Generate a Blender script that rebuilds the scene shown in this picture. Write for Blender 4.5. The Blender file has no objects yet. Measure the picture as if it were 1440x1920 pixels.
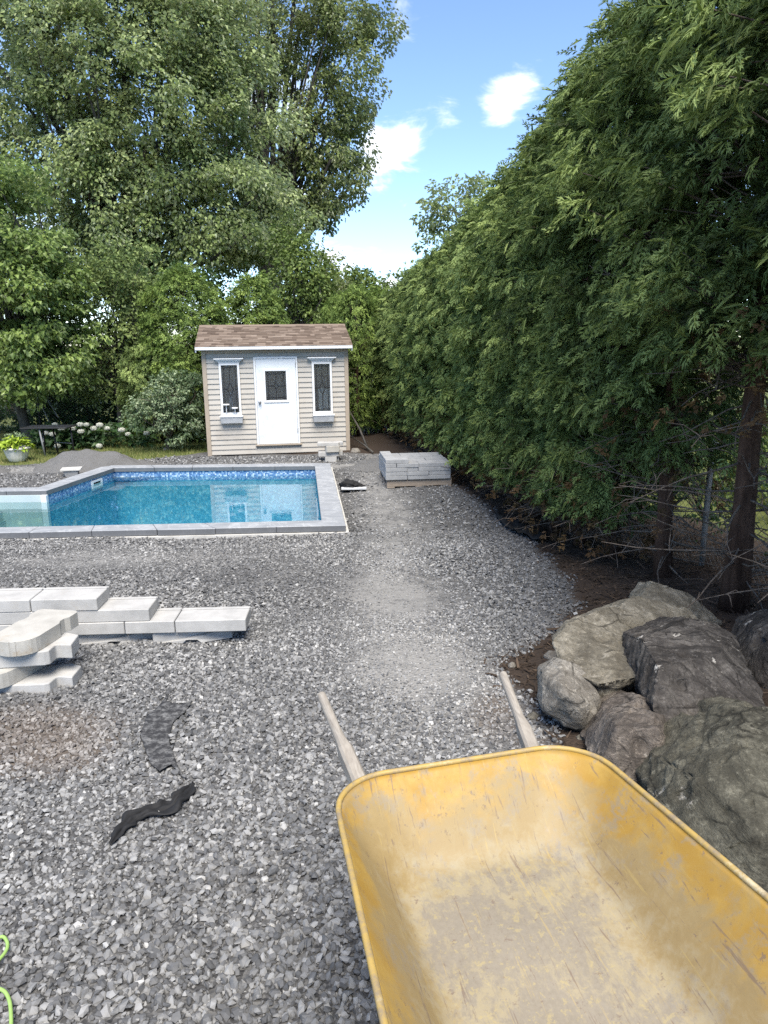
import bpy, bmesh, math, random
import numpy as np
from mathutils import Vector, Matrix, noise as mnoise
from mathutils.geometry import delaunay_2d_cdt

random.seed(7)
rng = np.random.default_rng(7)
S = bpy.context.scene
COL = S.collection

# ------------------------------------------------------------------ camera
FPX, PITCH, ROLL, CZ = 1387.0, math.radians(13), math.radians(0.7), 1.65
cp, sp, cr, sr = math.cos(PITCH), math.sin(PITCH), math.cos(ROLL), math.sin(ROLL)
FW = Vector((0, cp, -sp)); UP0 = Vector((0, sp, cp)); RT0 = Vector((1, 0, 0))
RT = RT0 * cr - UP0 * sr
UP = RT0 * sr + UP0 * cr
cd = bpy.data.cameras.new('camera'); cam = bpy.data.objects.new('camera', cd); COL.objects.link(cam)
cam.matrix_world = Matrix(((RT.x, UP.x, -FW.x, 0), (RT.y, UP.y, -FW.y, 0), (RT.z, UP.z, -FW.z, CZ), (0, 0, 0, 1)))
cd.sensor_fit = 'VERTICAL'; cd.sensor_height = 36.0; cd.lens = 36.0 * FPX / 1920.0
cd.clip_start = 0.05; cd.clip_end = 2000
S.camera = cam

# ------------------------------------------------------------------ light
SUN_EL, SUN_AZ = math.radians(60), math.radians(171)      # azimuth clockwise from +Y: behind the camera
sund = Vector((math.sin(SUN_AZ) * math.cos(SUN_EL), math.cos(SUN_AZ) * math.cos(SUN_EL), math.sin(SUN_EL)))
ld = bpy.data.lights.new('sun', 'SUN'); ld.energy = 3.7; ld.angle = math.radians(40); ld.color = (1.0, 0.93, 0.82)
sun = bpy.data.objects.new('sun', ld); COL.objects.link(sun)
sun.rotation_euler = (-sund).to_track_quat('-Z', 'Y').to_euler()
EXPOSURE = 1.16
SKY_STRENGTH = 0.135

W = bpy.data.worlds.new('World'); S.world = W; W.use_nodes = True
S.view_settings.view_transform = 'Standard'; S.view_settings.look = 'None'
S.view_settings.exposure = EXPOSURE; S.view_settings.gamma = 1.0; S.view_settings.use_curve_mapping = False
S.cycles.use_denoising = False
try:
    S.cycles.denoiser = 'OPENIMAGEDENOISE'; S.cycles.denoising_prefilter = 'ACCURATE'
except Exception:
    pass
S.cycles.max_bounces = 7; S.cycles.diffuse_bounces = 4; S.cycles.glossy_bounces = 3
S.cycles.transmission_bounces = 5; S.cycles.transparent_max_bounces = 10
S.cycles.caustics_reflective = False; S.cycles.caustics_refractive = False
S.cycles.sample_clamp_indirect = 6.0
S.cycles.use_adaptive_sampling = False


class NT:
    """small node-tree writer"""
    def __init__(s, nt): s.t = nt; s.n = nt.nodes; s.l = nt.links
    def add(s, typ, props=None, **inp):
        nd = s.n.new(typ)
        for k, v in (props or {}).items(): setattr(nd, k, v)
        for k, v in inp.items():
            key = int(k[1:]) if k[0] == '_' and k[1:].isdigit() else k.replace('_', ' ')
            s.put(nd.inputs[key], v)
        return nd
    def put(s, sock, v):
        if isinstance(v, bpy.types.NodeSocket): s.l.new(v, sock)
        elif isinstance(v, bpy.types.Node): s.l.new(v.outputs[0], sock)
        else:
            if isinstance(v, tuple) and len(v) == 3 and sock.type == 'RGBA': v = v + (1,)
            sock.default_value = v
    def math(s, op, a, b=0.0, clamp=False):
        nd = s.add('ShaderNodeMath', {'operation': op, 'use_clamp': clamp}, _0=a, _1=b); return nd.outputs[0]
    def mix(s, f, a, b, mode='MIX'):
        nd = s.add('ShaderNodeMix', {'data_type': 'RGBA', 'blend_type': mode, 'clamp_factor': True}, _0=f, _6=a, _7=b); return nd.outputs[2]
    def ramp(s, f, stops, interp='LINEAR'):
        nd = s.add('ShaderNodeValToRGB', None, _0=f); r = nd.color_ramp; r.interpolation = interp
        while len(r.elements) < len(stops): r.elements.new(0.5)
        for e, (p, c) in zip(r.elements, stops):
            e.position = p; e.color = (c, c, c, 1) if isinstance(c, (int, float)) else (c + (1,) if len(c) == 3 else c)
        return nd.outputs[0]
    def noise(s, vec, scale, detail=4, rough=0.55, dist=0.0, out=0):
        nd = s.add('ShaderNodeTexNoise', None, Scale=scale, Detail=detail, Roughness=rough, Distortion=dist)
        if vec is not None: s.put(nd.inputs['Vector'], vec)
        return nd.outputs[out]
    def voro(s, vec, scale, feature='F1', out=0, rand=1.0):
        nd = s.add('ShaderNodeTexVoronoi', {'feature': feature}, Scale=scale, Randomness=rand)
        if vec is not None: s.put(nd.inputs['Vector'], vec)
        return nd.outputs[out]
    def mapping(s, vec, scale=(1, 1, 1), rot=(0, 0, 0), loc=(0, 0, 0)):
        nd = s.add('ShaderNodeMapping', None, Vector=vec, Scale=scale, Rotation=rot, Location=loc); return nd.outputs[0]
    def attr(s, name, out=2):
        nd = s.add('ShaderNodeAttribute', {'attribute_name': name}); return nd.outputs[out]
    def smooth(s, x, lo, hi):
        nd = s.add('ShaderNodeMapRange', {'interpolation_type': 'SMOOTHSTEP', 'clamp': True}, Value=x, _1=lo, _2=hi); return nd.outputs[0]
    def bump(s, h, strength=0.5, dist=0.01):
        return s.add('ShaderNodeBump', None, Strength=strength, Distance=dist, Height=h).outputs[0]


# sky: Nishita with scattered fair-weather clouds over the whole dome
w = NT(W.node_tree); w.n.clear()
sky = w.add('ShaderNodeTexSky', {'sky_type': 'NISHITA', 'sun_disc': False, 'sun_elevation': SUN_EL, 'sun_rotation': SUN_AZ,
                                 'altitude': 1200, 'air_density': 0.9, 'dust_density': 0.1, 'ozone_density': 3.0})
tc = w.add('ShaderNodeTexCoord')
gen = tc.outputs['Generated']
sep = w.add('ShaderNodeSeparateXYZ', None, Vector=gen)
zc_ = w.math('ADD', w.math('MAXIMUM', sep.outputs[2], 0.0), 0.22)
pl = w.add('ShaderNodeCombineXYZ', None, X=w.math('DIVIDE', sep.outputs[0], zc_), Y=w.math('DIVIDE', sep.outputs[1], zc_), Z=0.0).outputs[0]
n1 = w.noise(pl, 1.5, 2, 0.5)
n2 = w.noise(pl, 5.0, 9, 0.62, 0.35)


def px_dir(px, py):
    u, v = (px - 720) / FPX, (py - 960) / FPX
    return (FW + RT * u - UP * v)


dens = w.math('MULTIPLY', w.math('SUBTRACT', n1, 0.53), 1.6)
blobs = [(735, 275, 50, 0.72), (772, 268, 34, 0.42), (700, 312, 38, 0.6), (930, 205, 34, 0.58), (975, 185, 42, 0.72), (540, 150, 120, 0.5),
         (630, 476, 36, 0.80), (700, 462, 26, 0.62), (640, 545, 40, 0.34), (728, 532, 30, 0.85), (480, 350, 120, 0.4), (830, 220, 34, .42), (745, 62, 30, .36)]
for (bx, by, rad, amp) in blobs:
    d = px_dir(bx, by).normalized()
    dt = w.add('ShaderNodeVectorMath', {'operation': 'DISTANCE'}, _0=gen, _1=tuple(d)).outputs['Value']
    dens = w.math('ADD', dens, w.math('MULTIPLY', w.smooth(dt, 1.75 * rad / FPX, 0.0), amp))
dens = w.math('ADD', dens, w.math('MULTIPLY', w.math('SUBTRACT', n2, 0.5), 2.3))
dclear = w.add('ShaderNodeVectorMath', {'operation': 'DISTANCE'}, _0=gen, _1=tuple(px_dir(760, 250).normalized())).outputs['Value']
dens = w.math('SUBTRACT', dens, w.math('MULTIPLY', w.smooth(dclear, 0.62, 0.12), 0.22))
cl = w.smooth(dens, 0.08, 0.72)
cl = w.math('MULTIPLY', cl, w.smooth(sep.outputs[2], -0.02, 0.03))
shade = w.mix(w.smooth(n2, 0.3, 0.62), (4.3, 4.6, 5.1), (5.6, 5.7, 5.8))
skyc = w.mix(w.math('MULTIPLY', cl, 0.93), sky.outputs[0], shade)
bg = w.add('ShaderNodeBackground', None, Color=skyc, Strength=SKY_STRENGTH)
w.add('ShaderNodeOutputWorld', None, Surface=bg.outputs[0])


# ------------------------------------------------------------------ places
def ray(px, py):
    d = px_dir(px, py); return d


def G(y):
    return 0.0 if y < 1 else max(-0.55, -0.55 * (y - 1) / 7.5)


def gnd(px, py, dz=0.0):
    d = ray(px, py); lo, hi = 0.2, 400.0
    for _ in range(70):
        t = (lo + hi) / 2
        if CZ + t * d.z > G(t * d.y) + dz: lo = t
        else: hi = t
    return Vector((d.x * t, d.y * t, CZ + d.z * t))


def atz(px, py, z):
    d = ray(px, py); t = (z - CZ) / d.z; return Vector((d.x * t, d.y * t, z))


def aty(px, py, y):
    d = ray(px, py); t = y / d.y; return Vector((d.x * t, y, CZ + d.z * t))


# ------------------------------------------------------------------ objects
def tag(o, label=None, cat=None, group=None, kind=None):
    if label: o['label'] = label
    if cat: o['category'] = cat
    if group: o['group'] = group
    if kind: o['kind'] = kind
    return o


def link(name, me, parent=None, mat=None):
    o = bpy.data.objects.new(name, me); COL.objects.link(o)
    if mat is not None and len(me.materials) == 0: me.materials.append(mat)
    if parent is not None: o.parent = parent
    return o


def empty(name, loc, rz=0.0):
    o = bpy.data.objects.new(name, None); COL.objects.link(o); o.location = loc; o.rotation_euler = (0, 0, rz)
    o.empty_display_size = 0.1
    return o


def np_mesh(name, V, F, mat=None, smooth=False, attrs=None):
    """V (n,3); F (m,k) array or list of such arrays"""
    me = bpy.data.meshes.new(name)
    Fs = F if isinstance(F, list) else [F]
    Fs = [np.asarray(f, dtype=np.int32) for f in Fs if len(f)]
    V = np.asarray(V, dtype=np.float32)
    me.vertices.add(len(V)); me.vertices.foreach_set('co', V.ravel())
    nl = sum(f.size for f in Fs); npoly = sum(len(f) for f in Fs)
    me.loops.add(nl); me.polygons.add(npoly)
    me.loops.foreach_set('vertex_index', np.concatenate([f.ravel() for f in Fs]))
    tot = np.concatenate([np.full(len(f), f.shape[1], dtype=np.int32) for f in Fs])
    st = np.concatenate([[0], np.cumsum(tot)[:-1]]).astype(np.int32)
    me.polygons.foreach_set('loop_start', st)
    try: me.polygons.foreach_set('loop_total', tot)
    except Exception: pass
    me.polygons.foreach_set('use_smooth', np.full(npoly, smooth))
    me.update(calc_edges=True)
    for k, a in (attrs or {}).items():
        at = me.attributes.new(k, 'FLOAT', 'POINT'); at.data.foreach_set('value', np.asarray(a, dtype=np.float32))
    if mat: me.materials.append(mat)
    me.validate()
    return me


class MB:
    def __init__(s): s.v = []; s.f = []; s.sm = []
    def add(s, vs, fs, smooth=False):
        o = len(s.v); s.v += [tuple(v) for v in vs]; s.f += [tuple(i + o for i in f) for f in fs]; s.sm += [smooth] * len(fs)
    def box(s, a, b, rot=None, org=(0, 0, 0)):
        x0, y0, z0 = a; x1, y1, z1 = b
        vs = [Vector(p) for p in ((x0, y0, z0), (x1, y0, z0), (x1, y1, z0), (x0, y1, z0), (x0, y0, z1), (x1, y0, z1), (x1, y1, z1), (x0, y1, z1))]
        if rot is not None: vs = [rot @ v + Vector(org) for v in vs]
        s.add(vs, [(0, 3, 2, 1), (4, 5, 6, 7), (0, 1, 5, 4), (1, 2, 6, 5), (2, 3, 7, 6), (3, 0, 4, 7)])
    def prism(s, poly, z0, z1):
        n = len(poly)
        vs = [(p[0], p[1], z0) for p in poly] + [(p[0], p[1], z1) for p in poly]
        s.add(vs, [tuple(range(n - 1, -1, -1)), tuple(range(n, 2 * n))] + [(i, (i + 1) % n, n + (i + 1) % n, n + i) for i in range(n)])
    def tube(s, pts, rad, n=6, cap=True, smooth=True):
        pts = [Vector(p) for p in pts]; m = len(pts)
        if not isinstance(rad, (list, tuple)): rad = [rad] * m
        o = []; up = None
        for i, p in enumerate(pts):
            d = (pts[min(i + 1, m - 1)] - pts[max(i - 1, 0)])
            if d.length < 1e-9: d = Vector((0, 0, 1))
            d.normalize()
            if up is None: up = d.orthogonal().normalized()
            else:
                up = up - d * up.dot(d)
                if up.length < 1e-6: up = d.orthogonal()
                up.normalize()
            b = d.cross(up)
            o += [p + (up * math.cos(2 * math.pi * k / n) + b * math.sin(2 * math.pi * k / n)) * rad[i] for k in range(n)]
        fs = [(i * n + k, i * n + (k + 1) % n, (i + 1) * n + (k + 1) % n, (i + 1) * n + k) for i in range(m - 1) for k in range(n)]
        if cap: fs += [tuple(range(n - 1, -1, -1)), tuple((m - 1) * n + k for k in range(n))]
        s.add(o, fs, smooth)
    def lathe(s, prof, n=24, cx=0, cy=0, flute=0, fl_n=0):
        o = []
        for (r, z) in prof:
            for k in range(n):
                a = 2 * math.pi * k / n
                rr = r * (1 + flute * math.cos(a * fl_n))
                o.append((cx + rr * math.cos(a), cy + rr * math.sin(a), z))
        m = len(prof)
        s.add(o, [(i * n + k, i * n + (k + 1) % n, (i + 1) * n + (k + 1) % n, (i + 1) * n + k) for i in range(m - 1) for k in range(n)], True)
    def mesh(s, name, mat=None):
        me = bpy.data.meshes.new(name); me.from_pydata(s.v, [], s.f)
        me.polygons.foreach_set('use_smooth', s.sm); me.update()
        if mat: me.materials.append(mat)
        return me
    def build(s, name, mat, parent=None, bevel=0.0, seg=1):
        me = s.mesh(name, mat)
        if bevel > 0:
            bm = bmesh.new(); bm.from_mesh(me)
            bmesh.ops.remove_doubles(bm, verts=bm.verts, dist=1e-6)
            es = [e for e in bm.edges if len(e.link_faces) == 2 and e.calc_face_angle(0) > 0.5]
            bmesh.ops.bevel(bm, geom=es, offset=bevel, segments=seg, profile=0.5, affect='EDGES', clamp_overlap=True)
            bm.to_mesh(me); bm.free()
        return link(name, me, parent)


def B(a, b):
    m = MB(); m.box(a, b); return m


# ------------------------------------------------------------------ materials
MATS = {}


def new_mat(name):
    m = bpy.data.materials.new(name); m.use_nodes = True
    t = NT(m.node_tree); t.n.clear(); MATS[name] = m
    return m, t


def finish(t, col, rough=0.8, spec=0.3, normal=None, metal=0.0):
    b = t.add('ShaderNodeBsdfPrincipled', None, Base_Color=col, Roughness=rough, Metallic=metal)
    t.put(b.inputs['Specular IOR Level'], spec)
    if normal is not None: t.put(b.inputs['Normal'], normal)
    t.add('ShaderNodeOutputMaterial', None, Surface=b.outputs[0])
    return b


def obj_co(t): return t.add('ShaderNodeTexCoord').outputs['Object']
def pos(t): return t.add('ShaderNodeNewGeometry').outputs['Position']


def mat_plain(name, col, rough=0.7, spec=0.3, var=0.25, scale=6.0, bump=0.0, bscale=60, metal=0.0):
    m, t = new_mat(name)
    co = obj_co(t)
    n = t.noise(co, scale, 5, 0.6)
    c2 = tuple(c * (1 - var) for c in col); c3 = tuple(min(1, c * (1 + var * 0.6)) for c in col)
    c = t.ramp(n, [(0.3, c2), (0.72, c3)])
    nr = t.bump(t.noise(co, bscale, 4, 0.6), bump, 0.004) if bump else None
    finish(t, c, rough, spec, nr, metal)
    return m


def mat_leaf(name, dark, mid, light, trans=0.3, rough=0.5, spec=0.3, under=None):
    m, t = new_mat(name)
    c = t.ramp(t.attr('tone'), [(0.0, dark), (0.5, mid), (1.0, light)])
    if under is not None:
        g = t.add('ShaderNodeNewGeometry')
        c = t.mix(g.outputs['Backfacing'], c, under)
    b = t.add('ShaderNodeBsdfPrincipled', None, Base_Color=c, Roughness=rough); t.put(b.inputs['Specular IOR Level'], spec)
    tr = t.add('ShaderNodeBsdfTranslucent', None, Color=t.mix(0.5, c, (0.35, 0.5, 0.05), 'MULTIPLY') if False else t.mix(0.35, c, (0.16, 0.24, 0.02)))
    mx = t.add('ShaderNodeMixShader', None, _0=trans, _1=b.outputs[0], _2=tr.outputs[0])
    t.add('ShaderNodeOutputMaterial', None, Surface=mx.outputs[0])
    return m


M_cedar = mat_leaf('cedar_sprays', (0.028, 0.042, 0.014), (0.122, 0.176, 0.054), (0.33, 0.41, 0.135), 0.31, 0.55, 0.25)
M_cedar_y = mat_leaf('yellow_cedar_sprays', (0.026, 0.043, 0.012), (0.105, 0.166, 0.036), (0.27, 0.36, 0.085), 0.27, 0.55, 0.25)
M_maple = mat_leaf('maple_leaves', (0.062, 0.088, 0.026), (0.185, 0.245, 0.078), (0.44, 0.51, 0.23), 0.36, 0.42, 0.4, (0.36, 0.41, 0.25))
M_poplar = mat_leaf('poplar_leaves', (0.062, 0.084, 0.028), (0.160, 0.205, 0.066), (0.34, 0.39, 0.15), 0.36, 0.38, 0.45, (0.27, 0.30, 0.17))
M_linden = mat_leaf('linden_leaves', (0.046, 0.074, 0.018), (0.142, 0.212, 0.050), (0.33, 0.42, 0.12), 0.34, 0.42, 0.4, (0.22, 0.29, 0.12))
M_lilac = mat_leaf('shrub_leaves', (0.056, 0.084, 0.026), (0.155, 0.212, 0.064), (0.34, 0.41, 0.15), 0.32, 0.5, 0.3, (0.22, 0.28, 0.13))
M_bushy = mat_leaf('bush_leaves', (0.045, 0.07, 0.02), (0.12, 0.175, 0.045), (0.24, 0.30, 0.08), 0.28, 0.5, 0.3)
M_varieg = mat_leaf('variegated_leaves', (0.055, 0.09, 0.045), (0.14, 0.20, 0.10), (0.38, 0.44, 0.28), 0.25, 0.5, 0.3)
M_hydleaf = mat_leaf('hydrangea_leaves', (0.014, 0.035, 0.012), (0.034, 0.075, 0.024), (0.075, 0.13, 0.04), 0.25, 0.5, 0.3)
M_hosta = mat_leaf('hosta_leaves', (0.16, 0.24, 0.02), (0.34, 0.46, 0.05), (0.52, 0.62, 0.10), 0.3, 0.5, 0.3)
M_bloom = mat_leaf('bloom_petals', (0.45, 0.46, 0.40), (0.62, 0.62, 0.55), (0.75, 0.75, 0.68), 0.2, 0.7, 0.2)
M_dead = mat_leaf('dead_sprays', (0.06, 0.035, 0.018), (0.13, 0.075, 0.035), (0.22, 0.135, 0.06), 0.2, 0.7, 0.2)
M_litter = mat_leaf('needle_litter', (0.022, 0.015, 0.011), (0.052, 0.036, 0.025), (0.14, 0.10, 0.07), 0.05, 0.8, 0.2)
M_grass = mat_leaf('grass_blades', (0.06, 0.09, 0.025), (0.13, 0.17, 0.05), (0.30, 0.27, 0.11), 0.25, 0.6, 0.2)


def mat_bark(name, c1, c2, sc=18):
    m, t = new_mat(name); co = obj_co(t)
    st = t.mapping(co, (1, 1, 0.16))
    n = t.noise(st, sc, 6, 0.65, 0.5)
    c = t.ramp(n, [(0.3, c1), (0.7, c2)])
    finish(t, c, 0.9, 0.15, t.bump(n, 0.9, 0.02)); return m


M_bark = mat_bark('cedar_bark', (0.030, 0.017, 0.012), (0.125, 0.075, 0.052))
M_bark2 = mat_bark('grey_bark', (0.035, 0.032, 0.028), (0.13, 0.12, 0.105))
M_twig = mat_bark('dry_twig_bark', (0.06, 0.045, 0.035), (0.22, 0.18, 0.145), 30)
M_wire = mat_plain('black_wire', (0.03, 0.03, 0.03), 0.5, 0.4)
M_galv = mat_plain('galvanised_wire', (0.20, 0.20, 0.19), 0.5, 0.5)

# ground
m, t = new_mat('ground_surface')
P = pos(t)
fine = t.noise(P, 55, 5, 0.7); crumb = t.voro(P, 75, 'F1', 1); mid = t.noise(P, 4.0, 5, 0.6); big = t.noise(P, 0.9, 3, 0.5)
gcol = t.mix(t.add('ShaderNodeSeparateColor', None, Color=crumb).outputs[0], (0.035, 0.035, 0.036), (0.20, 0.197, 0.19))
gcol = t.mix(t.math('MULTIPLY', fine, 0.7), gcol, (0.055, 0.055, 0.057))
dustm = t.smooth(t.math('ADD', t.math('ADD', t.attr('dust'), t.math('MULTIPLY', t.math('SUBTRACT', mid, 0.5), 0.7)), t.math('MULTIPLY', t.math('SUBTRACT', t.noise(P, 19, 5, 0.7), 0.5), 0.9)), 0.22, 0.72)
dustc = t.mix(fine, (0.20, 0.193, 0.182), (0.35, 0.342, 0.325))
gcol = t.mix(t.math('MULTIPLY', dustm, 0.85), gcol, dustc)
brown = t.smooth(t.math('ADD', t.attr('soil'), t.math('MULTIPLY', t.math('SUBTRACT', mid, 0.5), 0.7)), 0.4, 0.6)
gcol = t.mix(t.math('MULTIPLY', brown, 0.8), gcol, t.mix(fine, (0.07, 0.055, 0.042), (0.17, 0.14, 0.115)))
dm = t.smooth(t.math('ADD', t.attr('dirt'), t.math('MULTIPLY', t.math('SUBTRACT', mid, 0.5), 0.35)), 0.42, 0.58)
dirtc = t.mix(t.noise(t.mapping(P, (1, 1, 1)), 38, 6, 0.75), (0.015, 0.012, 0.010), (0.078, 0.056, 0.042))
gcol = t.mix(dm, gcol, dirtc)
gm = t.smooth(t.math('ADD', t.attr('lawn'), t.math('MULTIPLY', t.math('SUBTRACT', mid, 0.5), 0.3)), 0.42, 0.58)
grc = t.mix(t.noise(P, 9, 5, 0.7), (0.05, 0.075, 0.02), (0.16, 0.17, 0.055))
gcol = t.mix(gm, gcol, grc)
hh = t.math('ADD', t.math('MULTIPLY', fine, 0.6), t.voro(P, 60, 'F1', 0))
finish(t, gcol, 0.92, 0.2, t.bump(hh, 0.7, 0.012)); M_ground = m

m, t = new_mat('gravel_stones')
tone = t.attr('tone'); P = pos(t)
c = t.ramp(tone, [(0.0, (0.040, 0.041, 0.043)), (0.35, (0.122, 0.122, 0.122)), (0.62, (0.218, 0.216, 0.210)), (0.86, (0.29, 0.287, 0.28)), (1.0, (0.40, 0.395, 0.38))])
c = t.mix(t.math('MULTIPLY', t.noise(P, 90, 4, 0.7), 0.55), c, t.mix(0.5, c, (0.26, 0.26, 0.26)))
bm_ = t.smooth(t.attr('soil'), 0.3, 0.9)
c = t.mix(t.math('MULTIPLY', bm_, 0.55), c, t.mix(0.7, c, (0.15, 0.105, 0.07)))
finish(t, c, 0.75, 0.3, t.bump(t.noise(P, 260, 3, 0.7), 0.35, 0.003)); M_stone = m

m, t = new_mat('stone_dust'); P = pos(t)
c = t.mix(t.noise(P, 60, 5, 0.8), (0.06, 0.06, 0.06), (0.26, 0.255, 0.248))
c = t.mix(t.noise(P, 3, 4, 0.6), c, t.mix(0.5, c, (0.24, 0.235, 0.225)))
finish(t, c, 0.95, 0.15, t.bump(t.noise(P, 45, 5, 0.8), 1.0, 0.04)); M_dust = m


def mat_concrete(name, lo, hi, stain=(0.30, 0.24, 0.16), sa=0.25):
    m, t = new_mat(name); co = obj_co(t); P = pos(t)
    n = t.noise(P, 7, 6, 0.65); s = t.noise(P, 160, 3, 0.7)
    c = t.ramp(n, [(0.28, lo), (0.74, hi)])
    c = t.mix(t.math('MULTIPLY', s, 0.25), c, tuple(x * 0.55 for x in lo))
    st = t.smooth(t.noise(t.mapping(P, (1, 1, 1), (0, 0, 0), (3.1, 5, 2)), 5.5, 5, 0.7), 0.56, 0.72)
    c = t.mix(t.math('MULTIPLY', st, sa), c, stain)
    finish(t, c, 0.9, 0.2, t.bump(t.math('ADD', s, t.math('MULTIPLY', n, 0.5)), 0.35, 0.004)); return m


M_block = mat_concrete('wall_block_concrete', (0.33, 0.325, 0.312), (0.50, 0.49, 0.47))
M_block_st = mat_concrete('stained_block_concrete', (0.33, 0.318, 0.288), (0.50, 0.48, 0.435), (0.32, 0.25, 0.165), 0.75)
M_paver = mat_concrete('paver_concrete', (0.26, 0.265, 0.27), (0.42, 0.425, 0.43), (0.5, 0.5, 0.5), 0.3)
M_collar = mat_concrete('pale_concrete', (0.42, 0.41, 0.38), (0.62, 0.61, 0.58))

m, t = new_mat('coping_stone'); P = pos(t)
n = t.noise(t.mapping(P, (1, 2.2, 1), (0, 0, 0.4)), 3.5, 7, 0.66, 0.6); vein = t.noise(P, 2.2, 4, 0.6, 1.8)
c = t.ramp(n, [(0.28, (0.22, 0.232, 0.25)), (0.72, (0.36, 0.372, 0.39))])
vm = t.ramp(vein, [(0.47, 0.0), (0.5, 1.0), (0.53, 0.0)])
c = t.mix(t.math('MULTIPLY', vm, 0.5), c, (0.50, 0.51, 0.52))
c = t.mix(t.math('MULTIPLY', t.noise(P, 120, 3, 0.7), 0.25), c, (0.14, 0.15, 0.16))
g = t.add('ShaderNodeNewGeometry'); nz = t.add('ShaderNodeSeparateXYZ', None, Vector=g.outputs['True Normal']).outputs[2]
c = t.mix(t.smooth(nz, 0.75, 0.3), c, t.mix(0.8, c, (0.085, 0.088, 0.094)))     # side faces darker than the top
finish(t, c, 0.6, 0.35, t.bump(n, 0.3, 0.006)); M_coping = m


def mosaic(t, co, sc, cols, dark):
    """small square vinyl-print tiles"""
    md = t.add('ShaderNodeVectorMath', {'operation': 'SCALE'}, _0=co, Scale=sc).outputs[0]
    fl = t.add('ShaderNodeVectorMath', {'operation': 'FLOOR'}, _0=md).outputs[0]
    fr = t.add('ShaderNodeVectorMath', {'operation': 'FRACTION'}, _0=md).outputs[0]
    wn = t.add('ShaderNodeTexWhiteNoise', {'noise_dimensions': '3D'}, Vector=fl).outputs[0]
    return t.ramp(wn, cols), fr


m, t = new_mat('pool_liner'); P = pos(t)
zz = t.add('ShaderNodeSeparateXYZ', None, Vector=P).outputs[2]
rx = t.mapping(P, (1, 1, 1), (0, 0, math.radians(-6)))
tile, fr = mosaic(t, rx, 42, [(0.0, (0.05, 0.12, 0.27)), (0.4, (0.10, 0.21, 0.40)), (0.7, (0.20, 0.34, 0.52)), (0.9, (0.42, 0.54, 0.66)), (1.0, (0.60, 0.68, 0.74))], None)
peb = t.voro(P, 26, 'F1', 1); pr = t.add('ShaderNodeSeparateColor', None, Color=peb).outputs[0]
flo = t.ramp(pr, [(0.0, (0.07, 0.34, 0.50)), (0.45, (0.11, 0.43, 0.60)), (0.8, (0.17, 0.50, 0.66)), (1.0, (0.27, 0.58, 0.71))])
ed = t.voro(P, 26, 'DISTANCE_TO_EDGE', 0)
flo = t.mix(t.smooth(ed, 0.05, 0.01), flo, (0.05, 0.25, 0.42))
c = t.mix(t.smooth(zz, -0.715, -0.705), flo, tile)
finish(t, c, 0.5, 0.3); M_liner = m

m, t = new_mat('pool_step_shell'); P = pos(t)
c = t.ramp(t.noise(P, 2.5, 4, 0.6), [(0.3, (0.40, 0.47, 0.48)), (0.7, (0.50, 0.56, 0.56))])
finish(t, c, 0.4, 0.4); M_step = m

M_nosing = mat_plain('grey_nosing', (0.16, 0.27, 0.30), 0.5, 0.3, 0.1)
m, t = new_mat('pool_water'); P = pos(t)
h = t.math('ADD', t.noise(P, 3.2, 3, 0.5), t.math('MULTIPLY', t.noise(P, 13, 3, 0.55), 0.3))
nb = t.bump(h, 0.05, 0.02)
fr = t.add('ShaderNodeFresnel', None, IOR=1.5, Normal=nb)
gl = t.add('ShaderNodeBsdfGlossy', None, Color=(1, 1, 1), Roughness=0.02, Normal=nb)
tr = t.add('ShaderNodeBsdfTransparent', None, Color=(0.76, 0.96, 0.985))
mx = t.add('ShaderNodeMixShader', None, _0=fr.outputs[0], _1=tr.outputs[0], _2=gl.outputs[0])
t.add('ShaderNodeOutputMaterial', None, Surface=mx.outputs[0]); M_water = m

# shed
m, t = new_mat('vinyl_siding'); co = obj_co(t); P = pos(t)
gr = t.noise(t.mapping(co, (2.5, 1, 60)), 3, 5, 0.6)
c = t.mix(gr, (0.37, 0.345, 0.305), (0.46, 0.43, 0.385))
c = t.mix(t.smooth(t.noise(P, 2.0, 5, 0.7), 0.5, 0.8), c, (0.33, 0.30, 0.26))
finish(t, c, 0.55, 0.35, t.bump(gr, 0.12, 0.003)); M_siding = m
M_sidtrim = mat_plain('taupe_trim', (0.36, 0.30, 0.235), 0.55, 0.35, 0.12)
M_white = mat_plain('white_paint', (0.68, 0.69, 0.70), 0.45, 0.4, 0.06, 5)
m, t = new_mat('door_paint'); P = pos(t)
c = t.mix(t.smooth(t.noise(P, 2.4, 6, 0.7), 0.45, 0.75), (0.67, 0.70, 0.73), (0.55, 0.59, 0.62))
finish(t, c, 0.45, 0.4); M_door = m
M_grime = mat_plain('weathered_white', (0.55, 0.56, 0.57), 0.6, 0.3, 0.2, 8)
M_dark = mat_plain('dark_interior', (0.05, 0.05, 0.052), 0.9, 0.1, 0.2)
M_lead = mat_plain('lead_came', (0.012, 0.012, 0.014), 0.5, 0.4, 0.1)
M_metal = mat_plain('brushed_metal', (0.30, 0.30, 0.31), 0.35, 0.5, 0.2, 8, 0, 60, 0.8)
m, t = new_mat('window_glass')
gl = t.add('ShaderNodeBsdfGlossy', None, Color=(1, 1, 1), Roughness=0.12)
tr = t.add('ShaderNodeBsdfTransparent', None, Color=(0.95, 0.97, 0.97))
df = t.add('ShaderNodeBsdfDiffuse', None, Color=(0.44, 0.47, 0.48))
m1 = t.add('ShaderNodeMixShader', None, _0=0.09, _1=tr.outputs[0], _2=df.outputs[0])
fr = t.add('ShaderNodeFresnel', None, IOR=1.5)
mx = t.add('ShaderNodeMixShader', None, _0=fr.outputs[0], _1=m1.outputs[0], _2=gl.outputs[0])
t.add('ShaderNodeOutputMaterial', None, Surface=mx.outputs[0]); M_glass = m

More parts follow.
